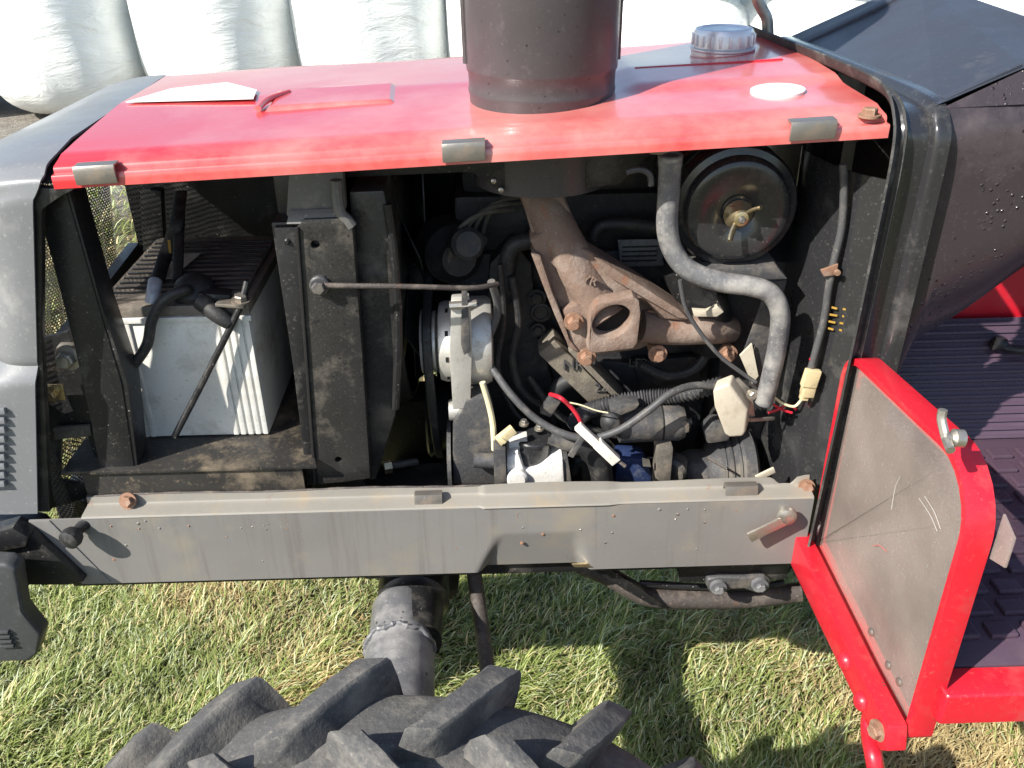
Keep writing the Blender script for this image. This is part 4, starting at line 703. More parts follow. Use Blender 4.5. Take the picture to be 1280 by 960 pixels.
# ---- bulkhead and dash cowl
bp_ = [(0.490, 1.062), (0.470, 1.085), (0.452, 1.11), (0.437, 1.15), (0.428, 1.19), (0.426, 1.22), (0.430, 1.245), (0.445, 1.265), (0.50, 1.28)]
bpath = catmull([(a, b, 0) for a, b in bp_], 6)
def bulk(u, v):
    q = bpath[min(len(bpath) - 1, int(round(u * (len(bpath) - 1))))]; return (q.x + 0.0 * v, q.y, 0.60 + 0.57 * v)
part('bulkhead', grid(len(bpath) - 1, 12, bulk, 0.002), m_blackgl, label='curved gloss black bulkhead behind the engine')
part('bulkhead_back', box((0.475, 1.27, 0.58), (0.485, 1.60, 1.22)), m_black)
for k in range(8):
    q = V((0.4532, 1.0955, 0.9891)) + V((0.003 * (k % 2), 0, -0.009 * (k // 2) * 1.15)) + V((0.011 * (k % 2), -0.006 * (k % 2), 0))
    part('label_print', obox(q, (0.0028 + 0.001 * (k % 3), -0.0025, 0), (0, 0, 0.0013), (0.0003, 0.0004, 0)), m_yel)
# flange that carries the hood end
path = [(1.62, 1.250), (1.45, 1.256), (1.25, 1.260), (1.12, 1.261), (1.075, 1.256), (1.054, 1.242), (1.044, 1.215), (1.042, 1.10), (1.042, 0.90), (1.046, 0.70), (1.05, 0.60)]
pp = catmull([(0, a, b) for a, b in path], 6)
def flange(x0, x1, dy, prof):
    def f(u, v):
        q = pp[int(round(u * (len(pp) - 1)))]; i = int(round(u * (len(pp) - 1)))
        t = (pp[min(i + 1, len(pp) - 1)] - pp[max(i - 1, 0)]).normalized(); nrm = V((0, t.z, -t.y)) * -1
        sh = 0.0 if q.z > 1.2 else -0.012 * (1.2 - q.z) / 0.6
        off = prof(v)
        return (x0 + (x1 - x0) * v + sh - 0.018 * sst(1.05, 1.6, q.y), q.y + nrm.y * off, q.z + nrm.z * off)
    return f
cowl = empty('dash_cowl', (0.6, 1.3, 0.6), T, label='black plastic dash cowl, its side wet with drops')
part('cowl_flange', grid(len(pp) - 1, 16, flange(0.474, 0.532, 0, lambda v: -0.012 + 0.016 * math.sin(math.pi * min(1, v * 1.25) * 0.5) ** 0.5 - 0.010 * sst(0.62, 0.72, v)), 0.003), m_blackgl, cowl)
part('cowl_seal', grid(len(pp) - 1, 6, flange(0.459, 0.477, 0, lambda v: -0.013 + 0.006 * math.sin(math.pi * v) - 0.012 * (1 - v) ** 2), 0.003), m_seal, cowl)
# side panel
top0, top1 = V((0.5098, 1.0500, 1.2486)), V((0.6189, 1.0550, 1.2525))
bx_ = [(0.5419, 1.0600, 0.6723), (0.5566, 1.0650, 0.8218), (0.5907, 1.0700, 0.8849), (0.6440, 1.0750, 0.9278), (0.7018, 1.0800, 0.9882), (0.7475, 1.0850, 1.0262), (0.8297, 1.0900, 1.0778)]
bcur = catmull(bx_, 8)
def zbot(x):
    for a, b in zip(bcur, bcur[1:]):
        if a.x <= x <= b.x: return a.z + (b.z - a.z) * (x - a.x) / max(1e-6, b.x - a.x)
    return bcur[0].z if x < bcur[0].x else bcur[-1].z
def sidef(u, v):
    x = 0.522 + 0.50 * u; zt = 1.258 + 0.03 * (x - 0.53); zb_ = zbot(x)
    z = zt + (zb_ - zt) * v
    y = 1.050 + 0.010 * math.sin(u * 2.2) + 0.115 * max(0, (v - 0.45) / 0.55) ** 2.2 + 0.012 * max(0, 0.06 - v) / 0.06
    return (x, y, z)
part('cowl_side', grid(40, 40, sidef, 0.003), m_cowl, cowl, label='dark cowl side panel speckled with water drops')
# top facets
A0, A1 = V((0.520, 1.066, 1.260)), V((0.503, 1.62, 1.251))
B0, E0, E1, E2 = V((0.6260, 1.0900, 1.2952)), V((0.7001, 1.5800, 1.3439)), V((0.7285, 1.3000, 1.3239)), V((1.02, 1.13, 1.335))
B2 = V((1.02, 1.10, 1.33)); B1 = V((0.6365, 1.6200, 1.3082))
bm = bmesh.new(); vv = [bm.verts.new(p) for p in (A0, A1, B1, E0, E1, E2, B2, B0)]
for f in ((0, 1, 2), (0, 2, 3), (0, 3, 7), (7, 3, 4), (7, 4, 5), (7, 5, 6)): bm.faces.new([vv[i] for i in f])
dn = [bm.verts.new(Vector((p.x, p.y, 1.0))) for p in (A1, B1, E0, E1, E2)]
for i in range(4): bm.faces.new((vv[i + 1], vv[i + 2], dn[i + 1], dn[i]))
bmesh.ops.recalc_face_normals(bm, faces=bm.faces)
part('cowl_top', bm, m_cowltop, cowl, ang=6)
part('cowl_crease', bar(A0 + V((0.012, 0.012, 0.003)), B0 + V((0, 0.01, 0.002)), 0.010, 0.005, up=(0, 0, 1)), m_cowltop, cowl)
part('cowl_ridge', bar(A0 * 0.12 + A1 * 0.88 + V((0.01, 0, 0.003)), E0 * 0.8 + B1 * 0.2 + V((0, -0.03, -0.002)), 0.03, 0.008, up=(0, 0, 1)), m_cowltop, cowl)
bm = bmesh.new(); vv = [bm.verts.new(p) for p in (A0 + V((0.004, -0.004, -0.003)), B0 + V((0, 0, -0.002)), B2, (1.05, 1.06, 1.272))]; bm.faces.new(vv)
part('instrument_side', bm, m_cowl, cowl, smooth=False)
part('cowl_core', box((0.56, 1.38, 0.72), (0.80, 1.50, 1.22)), m_black, cowl)
# chrome pipe
part('grab_pipe', join(tube([(0.4292, 1.5800, 1.3663), (0.4367, 1.5800, 1.3247), (0.4484, 1.5800, 1.3039), (0.4582, 1.5800, 1.2878), (0.4634, 1.5800, 1.2565)], 0.0095, n=16), lathe((0.4638, 1.5800, 1.2540), (0, 0, 1), [(0.019, -0.006), (0.019, 0.006), (0.014, 0.010), (0, 0.010)], n=24)), m_steel, T, label='upright bent chrome pipe behind the fuel cap')

# ---- side rail
RZ0, RZ1 = 0.589, 0.709
def railf(u, v):
    z = RZ0 + (RZ1 - RZ0) * v
    xl = -0.703 + (0.075) * (1 - v); xr = 0.452
    x = xl + (xr - xl) * u
    xl2 = -0.040 + 0.030 * min(1, v / 0.62); xr2 = 0.112 - 0.014 * min(1, v / 0.62)
    inside = sst(xl2, xl2 + 0.016, x) * (1 - sst(xr2, xr2 + 0.022, x))
    rec = 0.014 * max(0.0, (0.60 - v) / 0.60) * inside
    zl = 0.003 * inside * (1 - v) ** 2
    return (x, 1.05 + rec + 0.0010 * math.sin(x * 9) * v, z + zl)
rail = part('side_rail', grid(260, 30, railf, 0.003), m_rail, label='dull grey lower side rail with rain streaks', ang=40)
def topf(u, v):
    x = -0.60 + 1.052 * u
    tab = [(0, 1.0485, 0.7085), (0.08, 1.050, 0.7105), (0.45, 1.074, 0.7125), (0.55, 1.0765, 0.7145), (1.0, 1.0785, 0.7265)]
    for (a, y0, z0), (b, y1, z1) in zip(tab, tab[1:]):
        if v <= b + 1e-9:
            t = (v - a) / (b - a); y = y0 + (y1 - y0) * t; z = z0 + (z1 - z0) * t; break
    d = 0.0025 * (sst(-0.027, -0.026, x) - sst(0.15, 0.175, x)) 
    k = max(0, (v - 0.5) / 0.5)
    notch = 0.012 * sst(0.395, 0.41, x) * (1 - sst(0.425, 0.435, x)) - 0.004 * sst(0.43, 0.45, x)
    return (x, y - d, z + (0.0035 * (sst(-0.027, -0.0265, x) - sst(0.15, 0.18, x)) - notch + 0.0012 * math.sin(x * 23)) * k)
part('rail_flange', grid(240, 14, topf, 0.002), m_railtop, rail, label='dusty rust edged rail flange')
part('rail_end_plate', ext([(-0.700, 1.0455, 0.709), (-0.645, 1.0455, 0.709), (-0.585, 1.0455, 0.593), (-0.632, 1.0455, 0.593)], (0, 0.003, 0), bev=0.001), m_rail, rail)
part('rust_edge', tube([(-0.60 + 0.0382 * k, 1.0790, 0.7268 + 0.0012 * math.sin((-0.60 + 0.0382 * k) * 23)) for k in range(16)], lambda q: 0.0019 + 0.0004 * math.sin(q * 300), n=6, sub=4), m_rustpipe, rail)
for (a, b) in ((-0.125, -0.085), (0.325, 0.372)):
    prof = [(a, 1.074, 0.7135), (a, 1.070, 0.7265), (a, 1.058, 0.7265), (a, 1.054, 0.7125), (a, 1.056, 0.7125), (a, 1.0595, 0.7240), (a, 1.068, 0.7240), (a, 1.071, 0.7135)]
    part('rail_clip', ext(prof, (b - a, 0, 0), bev=0.0004), m_clip, rail)
for q in ((-0.5377, 1.0680, 0.7241), (0.4475, 1.0700, 0.7132)):
    part('rail_bolt', hexbolt(q, (0, -0.9, 0.4), 0.0085, 0.008), m_rustbolt, rail)
kn = V((-0.6009, 1.0490, 0.6978))
part('rail_knob', lathe(kn, (-0.25, -1, -0.05), [(0.011, -0.002), (0.008, 0.003), (0.008, 0.016), (0.013, 0.019), (0.0155, 0.026), (0.0145, 0.035), (0.008, 0.039), (0, 0.040)], n=28), m_rubber, rail, label='black rubber stop knob')
hd = V((0.4109, 1.0350, 0.6902))
part('latch_lever', join(bar((0.4174, 1.0300, 0.6909), (0.3577, 1.0260, 0.6584), 0.017, 0.0045, up=(0, 1, 0), bev=0.0015), lathe(hd, NY, [(0.007, -0.016), (0.007, 0.0), (0.0145, 0.001), (0.0135, 0.006), (0.008, 0.009), (0, 0.010)], n=24)), m_steel, rail, label='steel latch lever')
# paint chips and blisters on the rail face
for i in range(48):
    x = rr.uniform(-0.58, 0.35); z = rr.choice([rr.uniform(0.685, 0.703), rr.uniform(0.62, 0.70)])
    s = rr.uniform(0.0012, 0.0028)
    part('paint_blister', lathe((x, 1.0485, z), NY, [(s * 1.2, 0), (s, 0.0012), (s * 0.4, 0.002), (0, 0.002)], n=8), [m_steel, m_rustbolt, m_rail][i % 3], rail)
part('under_rail', box((-0.66, 1.075, 0.560), (0.46, 1.115, 0.592), bev=0.003), m_black)
part('chassis_beam', box((-0.70, 1.16, 0.50), (1.1, 1.24, 0.66), bev=0.004), m_black)
part('chassis_beam', box((-0.70, 1.44, 0.50), (1.1, 1.52, 0.66), bev=0.004), m_black)
part('oil_sump', box((-0.05, 1.26, 0.47), (0.34, 1.42, 0.62), bev=0.02), m_cast)
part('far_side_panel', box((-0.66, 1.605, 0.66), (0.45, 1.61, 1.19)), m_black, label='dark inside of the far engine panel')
part('bell_housing', box((0.345, 1.24, 0.60), (0.47, 1.56, 1.00), bev=0.015), m_cast)
for (a, b, c_, d) in ((-0.215, -0.19, 1.09, 0.545), (-0.003, 0.022, 1.09, 0.548)):
    part('frame_tab', box((a, c_, d), (b, c_ + 0.006, 0.60), bev=0.001), m_black)

# ---- front axle, tie rod, wheel
AX = -0.155
part('axle_beam', lathe((AX, 1.40, 0.49), (0.03, -1, -0.02), [(0.056, -0.1), (0.053, 0.2), (0.058, 0.22), (0.058, 0.30), (0.052, 0.305), (0.049, 0.315), (0.047, 0.385)], n=36), m_black, label='black front axle tube')
axl = part('axle_sleeve', lathe((AX - 0.006, 1.085, 0.487), (0.03, -1, -0.02), [(0.047, 0), (0.0485, 0.006), (0.0485, 0.075), (0.050, 0.080), (0.052, 0.086), (0.050, 0.092), (0.052, 0.10), (0.054, 0.19), (0.056, 0.25), (0.07, 0.30), (0.07, 0.42), (0, 0.42)], n=44), m_axle, label='worn grey axle sleeve with a weld bead')
part('weld_bead', tube([(AX - 0.004 + 0.0515 * math.cos(t), 0.998 + 0.003 * math.sin(t * 9), 0.4855 + 0.0515 * math.sin(t)) for t in np.linspace(0, 2 * math.pi, 60)], lambda s: 0.004 + 0.0012 * math.sin(s * 190), n=8, sub=1), m_axle, axl)
part('tie_rod', tube([(-0.0488, 1.1571, 0.5000), (-0.0365, 1.0957, 0.4200), (-0.0254, 1.0157, 0.3600)], 0.0125, n=14, sub=3), m_rustpipe, label='rusty tie rod')
part('axle_bracket', ext([(-0.1135, 1.1800, 0.4756), (-0.0730, 1.1800, 0.4741), (-0.0791, 1.1800, 0.4279), (-0.0964, 1.1800, 0.4104), (-0.1078, 1.1800, 0.3775), (-0.1162, 1.1800, 0.3778)], (0, 0.03, 0), bev=0.003), m_black)
part('side_pipe', tube([(0.1280, 1.1600, 0.5029), (0.1741, 1.1500, 0.4839), (0.2256, 1.1300, 0.4616), (0.2639, 1.1200, 0.4588), (0.3172, 1.1200, 0.4550), (0.3970, 1.1200, 0.4536), (0.4886, 1.1200, 0.4640)], 0.0165, n=18), m_rustpipe, label='bent rust specked pipe under the rail')
part('brake_line', tube([(0.2224, 1.1200, 0.4932), (0.3148, 1.1200, 0.4828), (0.4075, 1.1200, 0.4775), (0.4592, 1.1200, 0.4858)], 0.006, n=10), m_black)
part('pipe_bracket', join(ext([(0.1329, 1.0900, 0.5577), (0.1644, 1.0900, 0.5533), (0.2170, 1.0900, 0.5101), (0.2553, 1.0900, 0.4714), (0.2384, 1.0900, 0.4720), (0.1916, 1.0900, 0.5078)], (0, 0.006, 0), bev=0.001), ext([(0.2698, 1.0850, 0.5601), (0.4455, 1.0850, 0.5600), (0.4503, 1.0850, 0.5239), (0.2788, 1.0850, 0.5239)], (0, 0.01, 0), bev=0.002)), m_black)
cl = part('pipe_clamp', ext([(0.3186, 1.0750, 0.5378), (0.3382, 1.0750, 0.5419), (0.3762, 1.0750, 0.5388), (0.4072, 1.0750, 0.5425), (0.4200, 1.0750, 0.5306), (0.4199, 1.0750, 0.5108), (0.4058, 1.0750, 0.5014), (0.3790, 1.0750, 0.5141), (0.3562, 1.0750, 0.5133), (0.3425, 1.0750, 0.4988), (0.3264, 1.0750, 0.5078), (0.3186, 1.0750, 0.5230)], (0, 0.025, 0), bev=0.006, seg=3), m_castgrey, label='two bolt pipe clamp')
for q in ((0.3369, 1.0720, 0.5233), (0.4021, 1.0720, 0.5258)):
    part('clamp_bolt', join(lathe(q, NY, [(0.0135, -0.003), (0.0125, 0.003), (0, 0.003)], n=24), hexbolt(V(q) + V((0, -0.003, 0)), NY, 0.0075, 0.006, False)), m_axle, cl)
part('rail_edge_tab', ext([(0.1033, 1.0450, 0.6006), (0.1273, 1.0450, 0.6013), (0.1335, 1.0450, 0.5948), (0.1070, 1.0450, 0.5958)], (0, 0.004, 0)), m_gold)

# wheel
WC = V((-0.122, 0.558, 0.420)); WR = 0.388; LUG = 0.030; WW = 0.090
whl = empty('front_wheel', WC, T, label='front wheel with a chunky worn agricultural tyre')
def tprof():
    pr = []
    for k in range(25):
        t = -1 + 2 * k / 24
        y = WW * (1.0 if abs(t) > 0.999 else math.sin(t * math.pi / 2))
        pr.append((WR - 0.004 - 0.045 * abs(t) ** 3.2, y))
    side = [(WR - 0.085, WW * 1.06), (WR - 0.14, WW * 1.02), (WR - 0.18, WW * 0.78)]
    return [(r, -y) for r, y in side[::-1]] + pr + side
part('tyre', lathe(WC, (0, 1, 0), tprof(), n=120, ref=(0, 0, 1)), m_tyre, whl, ang=60)
part('rim', lathe(WC, (0, 1, 0), [(0.212, -0.10), (0.22, -0.095), (0.20, -0.07), (0.19, 0.0), (0.20, 0.07), (0.22, 0.095), (0.21, 0.10), (0.18, 0.06), (0.17, -0.02), (0.07, -0.04), (0.06, -0.06), (0, -0.06)], n=48), M('rim_paint', (0.5, 0.5, 0.5), 0.5), whl)
def lugmesh(sgn):
    secs = []
    ns = 14
    for k in range(ns + 1):
        t = k / ns
        yy = sgn * (-0.008 + (WW + 0.014) * min(1, t / 0.86))
        tt = max(-1, min(1, yy / WW))
        base = WR - 0.012 - 0.045 * abs(tt) ** 3.2
        drop = 0.06 * max(0, (t - 0.86) / 0.14) ** 1.3
        top = WR + LUG * (1 - 0.10 * t) - 0.010 * abs(tt) ** 4 - drop * 0.9
        a = -0.02 + 0.25 * (t ** 0.85)            # angle along the tread, chevron sweep
        w = (0.0135 + 0.003 * t) * (0.75 if k in (0,) else 1.0)
        secs.append((yy, base - drop, top, a, w))
    bm = bmesh.new(); rings = []
    for i, (yy, b, tp, a, w) in enumerate(secs):
        end = 1.0 if i not in (0, len(secs) - 1) else 0.55
        def pt(r, off):
            an = a + off / r; return bm.verts.new((r * math.sin(an), yy, r * math.cos(an)))
        h = (tp - b) * end; ring_ = []
        wob = 1 + 0.06 * math.sin(i * 2.3)
        for (fw, fh) in ((-2.0, 0.0), (-1.5, 0.28), (-1.22, 0.80), (-1.12, 0.95), (-0.9, 1.0), (0.9, 1.0), (1.12, 0.95), (1.22, 0.80), (1.5, 0.28), (2.0, 0.0)):
            ring_.append(pt(b + h * fh, w * fw * wob))
        rings.append(ring_)
    for p, q in zip(rings, rings[1:]):
        for i in range(10):
            bm.faces.new((p[i], p[(i + 1) % 10], q[(i + 1) % 10], q[i]))
    bm.faces.new(rings[0]); bm.faces.new(rings[-1])
    bmesh.ops.recalc_face_normals(bm, faces=bm.faces)
    for f in bm.faces: f.smooth = True
    bm.normal_update()
    for e in bm.edges:
        if len(e.link_faces) == 2 and e.calc_face_angle(0) > rad(42): e.smooth = False
    me = bpy.data.meshes.new('tread_lug'); bm.to_mesh(me); bm.free(); me.materials.append(m_tyre); return me
lm = {1: lugmesh(1), -1: lugmesh(-1)}
NL = 19
for k in range(NL):
    for s_ in (1, -1):
        o = bpy.data.objects.new('tread_lug', lm[s_]); COL.objects.link(o); place(o, WC, whl)
        o.rotation_euler = (0, 2 * math.pi * (k + (0.0 if s_ == 1 else 0.5)) / NL + 0.105, 0)

# ---- front bumper bracket
part('bumper_bracket', join(ext([(-0.7767, 1.0300, 0.7020), (-0.6944, 1.0300, 0.7076), (-0.6656, 1.0300, 0.6980), (-0.6386, 1.0300, 0.6503), (-0.6148, 1.0300, 0.6071), (-0.6394, 1.0300, 0.6019), (-0.7374, 1.0300, 0.6056), (-0.8062, 1.0300, 0.6083)], (0, 0.05, 0), bev=0.004), ext([(-0.7502, 1.0200, 0.6991), (-0.6836, 1.0200, 0.7179), (-0.6662, 1.0200, 0.7003), (-0.6743, 1.0200, 0.6834), (-0.7123, 1.0200, 0.6761), (-0.7568, 1.0200, 0.6777)], (0, 0.03, 0), bev=0.003)), m_black, T)
bum = part('bumper_pad', ext([(-0.7769, 0.9700, 0.7063), (-0.6752, 0.9700, 0.6941), (-0.6648, 0.9700, 0.6852), (-0.6775, 0.9700, 0.6084), (-0.6631, 0.9700, 0.5619), (-0.6796, 0.9700, 0.5263), (-0.6953, 0.9700, 0.5108), (-0.8401, 0.9700, 0.5138)], (0, 0.03, 0), bev=0.008, seg=3), m_bumper, label='black plastic bumper pad')
for k in range(4):
    part('pad_rib', obox(V((-0.7126, 0.9670, 0.5747)) + V((-0.004, 0, -0.009 * k)), (0.012, 0, 0), (0, 0.003, 0), (0, 0, 0.0022), bev=0.001), m_bumper, bum)

# ---- operator platform and clear front panel on the right
PXX = 0.461
def on_px(y, z, dx=0.0): return V((PXX + dx, y, z))
def rounded(cs):
    out = []
    for i, (cy, cz, r) in enumerate(cs):
        p = Vector((cy, cz)); a = (Vector(cs[i - 1][:2]) - p).normalized(); b = (Vector(cs[(i + 1) % len(cs)][:2]) - p).normalized()
        h = a.angle(b) / 2; d = r / math.tan(h); c = p + (a + b).normalized() * (r / math.sin(h)); p1 = p + a * d - c; p2 = p + b * d - c
        n_ = 8
        for k in range(n_ + 1):
            v = p1.lerp(p2, k / n_).normalized() * r; out.append(tuple(c + v))
    return out
oc = rounded([(1.055, 0.620, 0.006), (0.700, 0.616, 0.012), (0.700, 0.992, 0.075), (1.055, 0.948, 0.05)])
def inset(poly, d):
    n_ = len(poly); out = []
    for i in range(n_):
        p0, p1, p2 = (Vector(poly[(i + k) % n_]) for k in (-1, 0, 1))
        e1 = (p1 - p0).normalized(); e2 = (p2 - p1).normalized()
        n1 = Vector((-e1.y, e1.x)); n2 = Vector((-e2.y, e2.x)); b = (n1 + n2).normalized(); out.append(p1 - b * d / max(0.4, b.dot(n1)) * ORI)
    return out
ar = sum(a[0] * b[1] - b[0] * a[1] for a, b in zip(oc, oc[1:] + oc[:1])); ORI = -1 if ar > 0 else 1
ic = inset(oc, 0.009)
pan = part('clear_front_panel', ext([on_px(*p) for p in oc], (0.030, 0, 0), holes=[[on_px(*p) for p in ic]], bev=0.0015), m_redpanel, label='red framed panel of scratched clear plastic')
ic1 = inset(oc, 0.008); ic2 = inset(oc, 0.024)
part('inner_frame', ext([on_px(*p, 0.0125) for p in ic1], (0.006, 0, 0), holes=[[on_px(*p, 0.0125) for p in ic2]], bev=0.001), m_redpanel, pan)
def glass_mat():
    m = bpy.data.materials.new('dusty_clear_plastic'); m.use_nodes = True; nt = m.node_tree; N = nt.nodes; Lk = nt.links; b = N['Principled BSDF']
    b.inputs['Base Color'].default_value = (0.50, 0.42, 0.37, 1); b.inputs['Roughness'].default_value = 0.28
    tc = N.new('ShaderNodeTexCoord')
    n = N.new('ShaderNodeTexNoise'); n.inputs['Scale'].default_value = 9; n.inputs['Detail'].default_value = 8; Lk.new(tc.outputs['Object'], n.inputs['Vector'])
    n2 = N.new('ShaderNodeTexNoise'); n2.inputs['Scale'].default_value = 260; n2.inputs['Detail'].default_value = 2; Lk.new(tc.outputs['Object'], n2.inputs['Vector'])
    r1 = N.new('ShaderNodeMapRange'); r1.inputs[1].default_value = 0.3; r1.inputs[2].default_value = 0.75; r1.inputs[3].default_value = 0.20; r1.inputs[4].default_value = 0.42; Lk.new(n.outputs['Fac'], r1.inputs[0])
    r2 = N.new('ShaderNodeMapRange'); r2.inputs[1].default_value = 0.62; r2.inputs[2].default_value = 0.72; r2.inputs[3].default_value = 0.0; r2.inputs[4].default_value = 0.14; Lk.new(n2.outputs['Fac'], r2.inputs[0])
    ad = N.new('ShaderNodeMath'); Lk.new(r1.outputs[0], ad.inputs[0]); Lk.new(r2.outputs[0], ad.inputs[1]); ad.use_clamp = True
    Lk.new(ad.outputs[0], b.inputs['Alpha'])
    return m
m_glass = glass_mat()
part('clear_sheet', ext([on_px(*p, 0.008) for p in ic1], (0.004, 0, 0)), m_glass, pan, label='dusty scratched clear plastic sheet')
scr = M('scratch_mark', (0.48, 0.45, 0.43), 0.5)
for pts in ([(0.86, 0.88), (0.865, 0.86), (0.862, 0.83)], [(0.80, 0.895), (0.775, 0.893), (0.755, 0.885)], [(0.81, 0.885), (0.78, 0.884), (0.76, 0.878)]):
    part('scratch', tube([on_px(a, b, 0.0075) for a, b in pts], 0.0003, n=5), scr, pan)
part('scuff_mark', tube([on_px(0.885, 0.755, 0.0075), on_px(0.87, 0.768, 0.0075), on_px(0.85, 0.775, 0.0075)], 0.0008, n=6), M('red_scuff', (0.42, 0.16, 0.14), 0.6), pan)
for y, z in ((0.842, 0.650), (0.786, 0.650), (0.755, 0.655)):
    part('panel_rivet', lathe(on_px(y, z, 0.008), (-1, 0, 0), [(0.0055, 0), (0.005, 0.002), (0.002, 0.0035), (0, 0.0035)], n=14), m_clip, pan)
ts = V((0.4400, 0.7197, 1.0235))
part('thumb_screw', join(lathe(ts, (-1, 0, 0.1), [(0.009, -0.004), (0.009, 0.005), (0.005, 0.008), (0.005, 0.014), (0, 0.014)], n=18), tube([ts + V((-0.012, 0, 0)), ts + V((-0.014, 0.012, 0.014)), ts + V((-0.014, 0.014, 0.024))], 0.0045, n=8), tube([ts + V((-0.012, 0, 0)), ts + V((-0.014, -0.016, -0.003))], 0.0045, n=8, sub=1)), m_steel, pan)
part('panel_tab', ext([on_px(0.702, 0.945, 0.033), on_px(0.676, 0.935, 0.033), on_px(0.676, 0.898, 0.033), on_px(0.702, 0.888, 0.033)], (0.003, 0, 0), bev=0.001), m_glass, pan)
# red gusset plate that carries the panel
gus = part('panel_gusset', ext([on_px(1.058, 0.640, -0.026), on_px(0.80, 0.640, -0.026), on_px(0.70, 0.645, -0.026), on_px(0.69, 0.615, -0.026), on_px(0.70, 0.603, -0.026), on_px(0.73, 0.598, -0.026), on_px(0.80, 0.596, -0.026), on_px(1.058, 0.585, -0.026)], (0.0245, 0, 0), bev=0.003), m_redpanel)
for y, z in ((0.825, 0.618), (0.765, 0.612)):
    part('round_bolt', lathe(on_px(y, z, -0.026), (-1, 0, 0), [(0.0125, 0), (0.0115, 0.004), (0.007, 0.008), (0, 0.009)], n=20), m_redpanel, gus)
part('gusset_bolt', hexbolt(on_px(0.712, 0.624, -0.028), (-1, -0.3, 0), 0.009, 0.008), m_rustbolt, gus)
part('step_rod', tube([(0.4671, 0.7750, 0.5829), (0.4513, 0.7650, 0.5880), (0.4440, 0.7450, 0.5763), (0.4370, 0.7100, 0.5743), (0.4512, 0.7000, 0.5135), (0.4877, 0.7000, 0.3501)], 0.0105, n=14), m_redpanel, label='bent red step rod')
# platform
FZ = 0.700
plat = part('platform_sill', join(box((0.487, 0.690, 0.655), (1.25, 0.733, 0.702), bev=0.006, seg=3), box((0.495, 0.73, 0.655), (1.25, 1.35, 0.690))), m_redpanel, label='red operator platform sill')
fm = part('floor_mat', ext([(0.50, 0.733, FZ - 0.004), (1.25, 0.733, FZ - 0.004), (1.25, 1.235, FZ - 0.004), (0.50, 1.235, FZ - 0.004)], (0, 0, 0.006), bev=0.002), m_mat, label='dark rubber floor mat with raised blocks')
sm = bmesh.new(); sm = join(sm, ext([(-0.0165, -0.0125, 0), (0.0165, -0.0125, 0), (0.0165, 0.0125, 0), (-0.0165, 0.0125, 0)], (0, 0, 0.007), bev=0.0025))
for f in sm.faces: f.smooth = False
sme = bpy.data.meshes.new('mat_block'); sm.to_mesh(sme); sm.free(); sme.materials.append(m_mat)
for j in range(11):
    for i in range(9):
        x = 0.535 + 0.046 * i + (0.0 if j % 2 else 0.012); y = 0.785 + 0.037 * j
        o = bpy.data.objects.new('mat_block', sme); COL.objects.link(o); place(o, (x, y, FZ + 0.0015), fm); o.rotation_euler = (0, 0, 0.03)
tb = part('toe_board', ext([(0.56, 1.20, FZ), (0.56, 1.215, FZ), (0.56, 1.33, 0.855), (0.56, 1.32, 0.86)], (0.65, 0, 0), bev=0.001), m_mat)
for k in range(15):
    t = (k + 0.5) / 15
    part('toe_ridge', bar((0.56, 1.198 + 0.118 * t, FZ + 0.158 * t), (1.25, 1.198 + 0.118 * t, FZ + 0.158 * t), 0.0055, 0.006, up=(0, -0.8, 0.6), bev=0.0015), m_mat, tb)
part('tunnel_cover', box((0.56, 1.34, 0.69), (1.25, 1.36, 1.05)), m_redpanel, label='red transmission tunnel cover')
part('pedal_lever', join(tube([(0.8065, 1.2800, 0.8321), (0.8206, 1.2700, 0.8281), (0.8709, 1.2500, 0.8312)], 0.007, n=10), lathe((0.8065, 1.2800, 0.8321), (-1, 0, 0.2), [(0.011, -0.01), (0.011, 0.008), (0, 0.008)], n=14)), m_rubber)
part('rear_body', box((0.95, 1.25, 0.55), (1.9, 1.62, 1.0), bev=0.02), m_black)

# ================================================================== battery: its own thing, standing on the tray
BX0, BX1, BY0, BY1, BZ0, BZ1 = -0.556, -0.346, 1.160, 1.43, 0.7735, 0.972
bat = empty('battery', ((BX0 + BX1) / 2, (BY0 + BY1) / 2, BZ0), label='white cased battery with dark dirty lid, on the black tray', cat='battery')
case = part('case', box((BX0, BY0, BZ0), (BX1, BY1, BZ1), bev=0.004), m_batt, bat)
part('lid', join(box((BX0 - 0.002, BY0 - 0.002, BZ1), (BX1 + 0.002, BY1 + 0.002, BZ1 + 0.016), bev=0.003), box((BX0 + 0.01, BY0 + 0.02, BZ1 + 0.0165), (BX1 - 0.01, BY1 - 0.01, BZ1 + 0.022), bev=0.002)), m_battlid, bat, label='dirty dark battery lid')
for k in range(4):
    part('case_rib', box((BX0 + 0.001 + 0.011 * k, BY0 - 0.003, BZ0 + 0.002), (BX0 + 0.0085 + 0.011 * k, BY0 + 0.002, BZ1 - 0.002), bev=0.001), m_batt, case)
for k in range(5):
    part('case_rib', box((BX1 - 0.0085 - 0.011 * k, BY0 - 0.003, BZ0 + 0.002), (BX1 - 0.001 - 0.011 * k, BY0 + 0.002, BZ1 - 0.002), bev=0.001), m_batt, case)
part('case_rim', box((BX0 - 0.003, BY0 - 0.004, BZ1 - 0.009), (BX1 + 0.003, BY0 + 0.003, BZ1 - 0.001), bev=0.001), m_batt, case)
for k in range(12):
    part('lid_groove', box((BX0 + 0.012, BY0 + 0.03 + 0.018 * k, BZ1 + 0.0215), (BX1 - 0.012, BY0 + 0.034 + 0.018 * k, BZ1 + 0.0245), bev=0.001), m_black, bat)
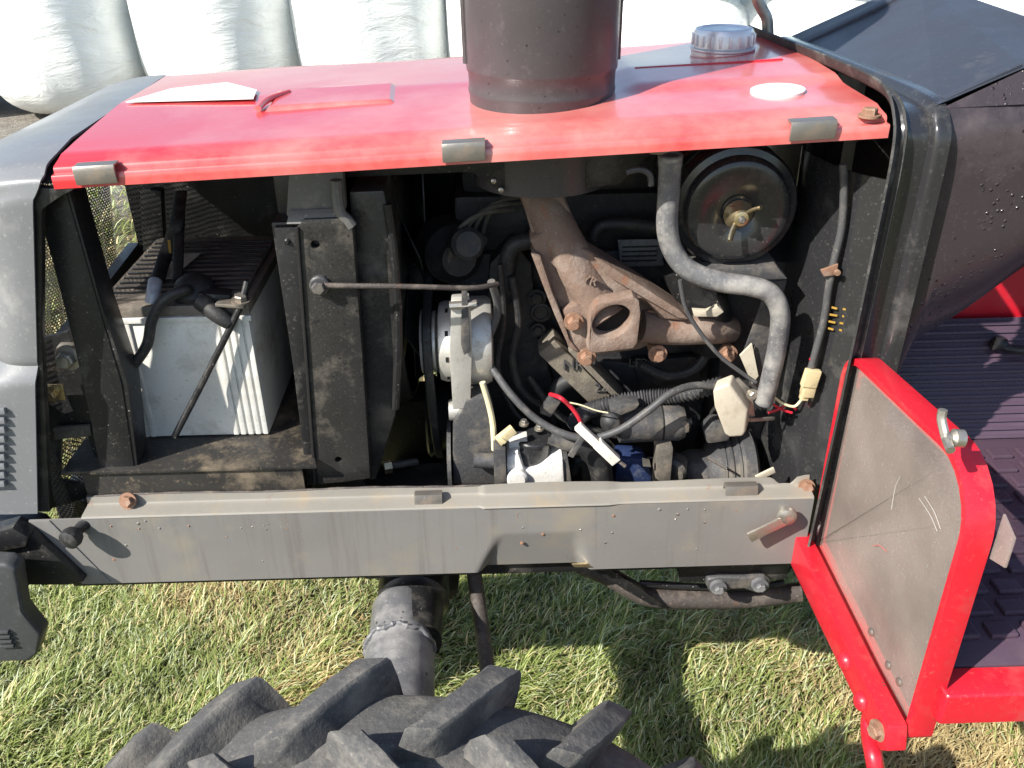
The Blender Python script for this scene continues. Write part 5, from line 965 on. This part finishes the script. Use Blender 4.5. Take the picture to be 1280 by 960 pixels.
part('lid_label', ext([(BX0 + 0.055, 1.235, BZ1 + 0.025), (BX0 + 0.085, 1.235, BZ1 + 0.025), (BX0 + 0.10, 1.335, BZ1 + 0.025), (BX0 + 0.07, 1.335, BZ1 + 0.025)], (0, 0, 0.001)), m_label, bat)
boot = bmesh.new(); boot = join(boot, lathe((-0.425, 1.19, BZ1 + 0.012), (0, 0, 1), [(0.028, 0), (0.031, 0.012), (0.024, 0.028), (0.012, 0.036), (0, 0.037)], n=20), obox((-0.395, 1.178, BZ1 + 0.016), (0.022, 0.004, -0.004), (-0.003, 0.014, 0), (0.002, 0, 0.014), bev=0.006), tube([(-0.41, 1.165, BZ1 + 0.02), (-0.385, 1.15, BZ1 + 0.004), (-0.37, 1.148, BZ1 - 0.008)], lambda s: 0.014 - 0.004 * s, n=12))
part('terminal_boot', boot, m_rubber, bat, label='crumpled black rubber terminal boot')
part('battery_cable', tube([(-0.43, 1.18, BZ1 + 0.026), (-0.4249, 1.1550, 1.0134), (-0.4533, 1.1450, 1.0030), (-0.4737, 1.1400, 0.9758), (-0.4858, 1.1350, 0.9418), (-0.5080, 1.1300, 0.9136), (-0.5296, 1.1150, 0.8931)], lambda s: 0.0075, n=14), m_rubber, bat, label='black battery cable')
part('tape_wrap', tube([(-0.4737, 1.1800, 1.0159), (-0.4728, 1.1650, 1.0079), (-0.4764, 1.1600, 0.9934)], 0.0095, n=12, sub=2), m_tape, bat)
part('hold_down_rod', tube([(-0.3407, 1.1600, 1.0209), (-0.3503, 1.1500, 0.9945), (-0.3672, 1.1450, 0.9644), (-0.4181, 1.1350, 0.8825), (-0.4721, 1.1200, 0.7981)], 0.0048, n=10, sub=5), m_black, bat, label='slanting hold down rod across the battery front')
part('hold_down_clip', join(bar((-0.385, 1.155, BZ1 + 0.021), (-0.345, 1.15, BZ1 + 0.019), 0.018, 0.005, up=(0, 0, 1)), hexbolt((-0.3510, 1.1500, 0.9969), (0.1, -0.1, 1), 0.009, 0.008)), m_clip, bat)
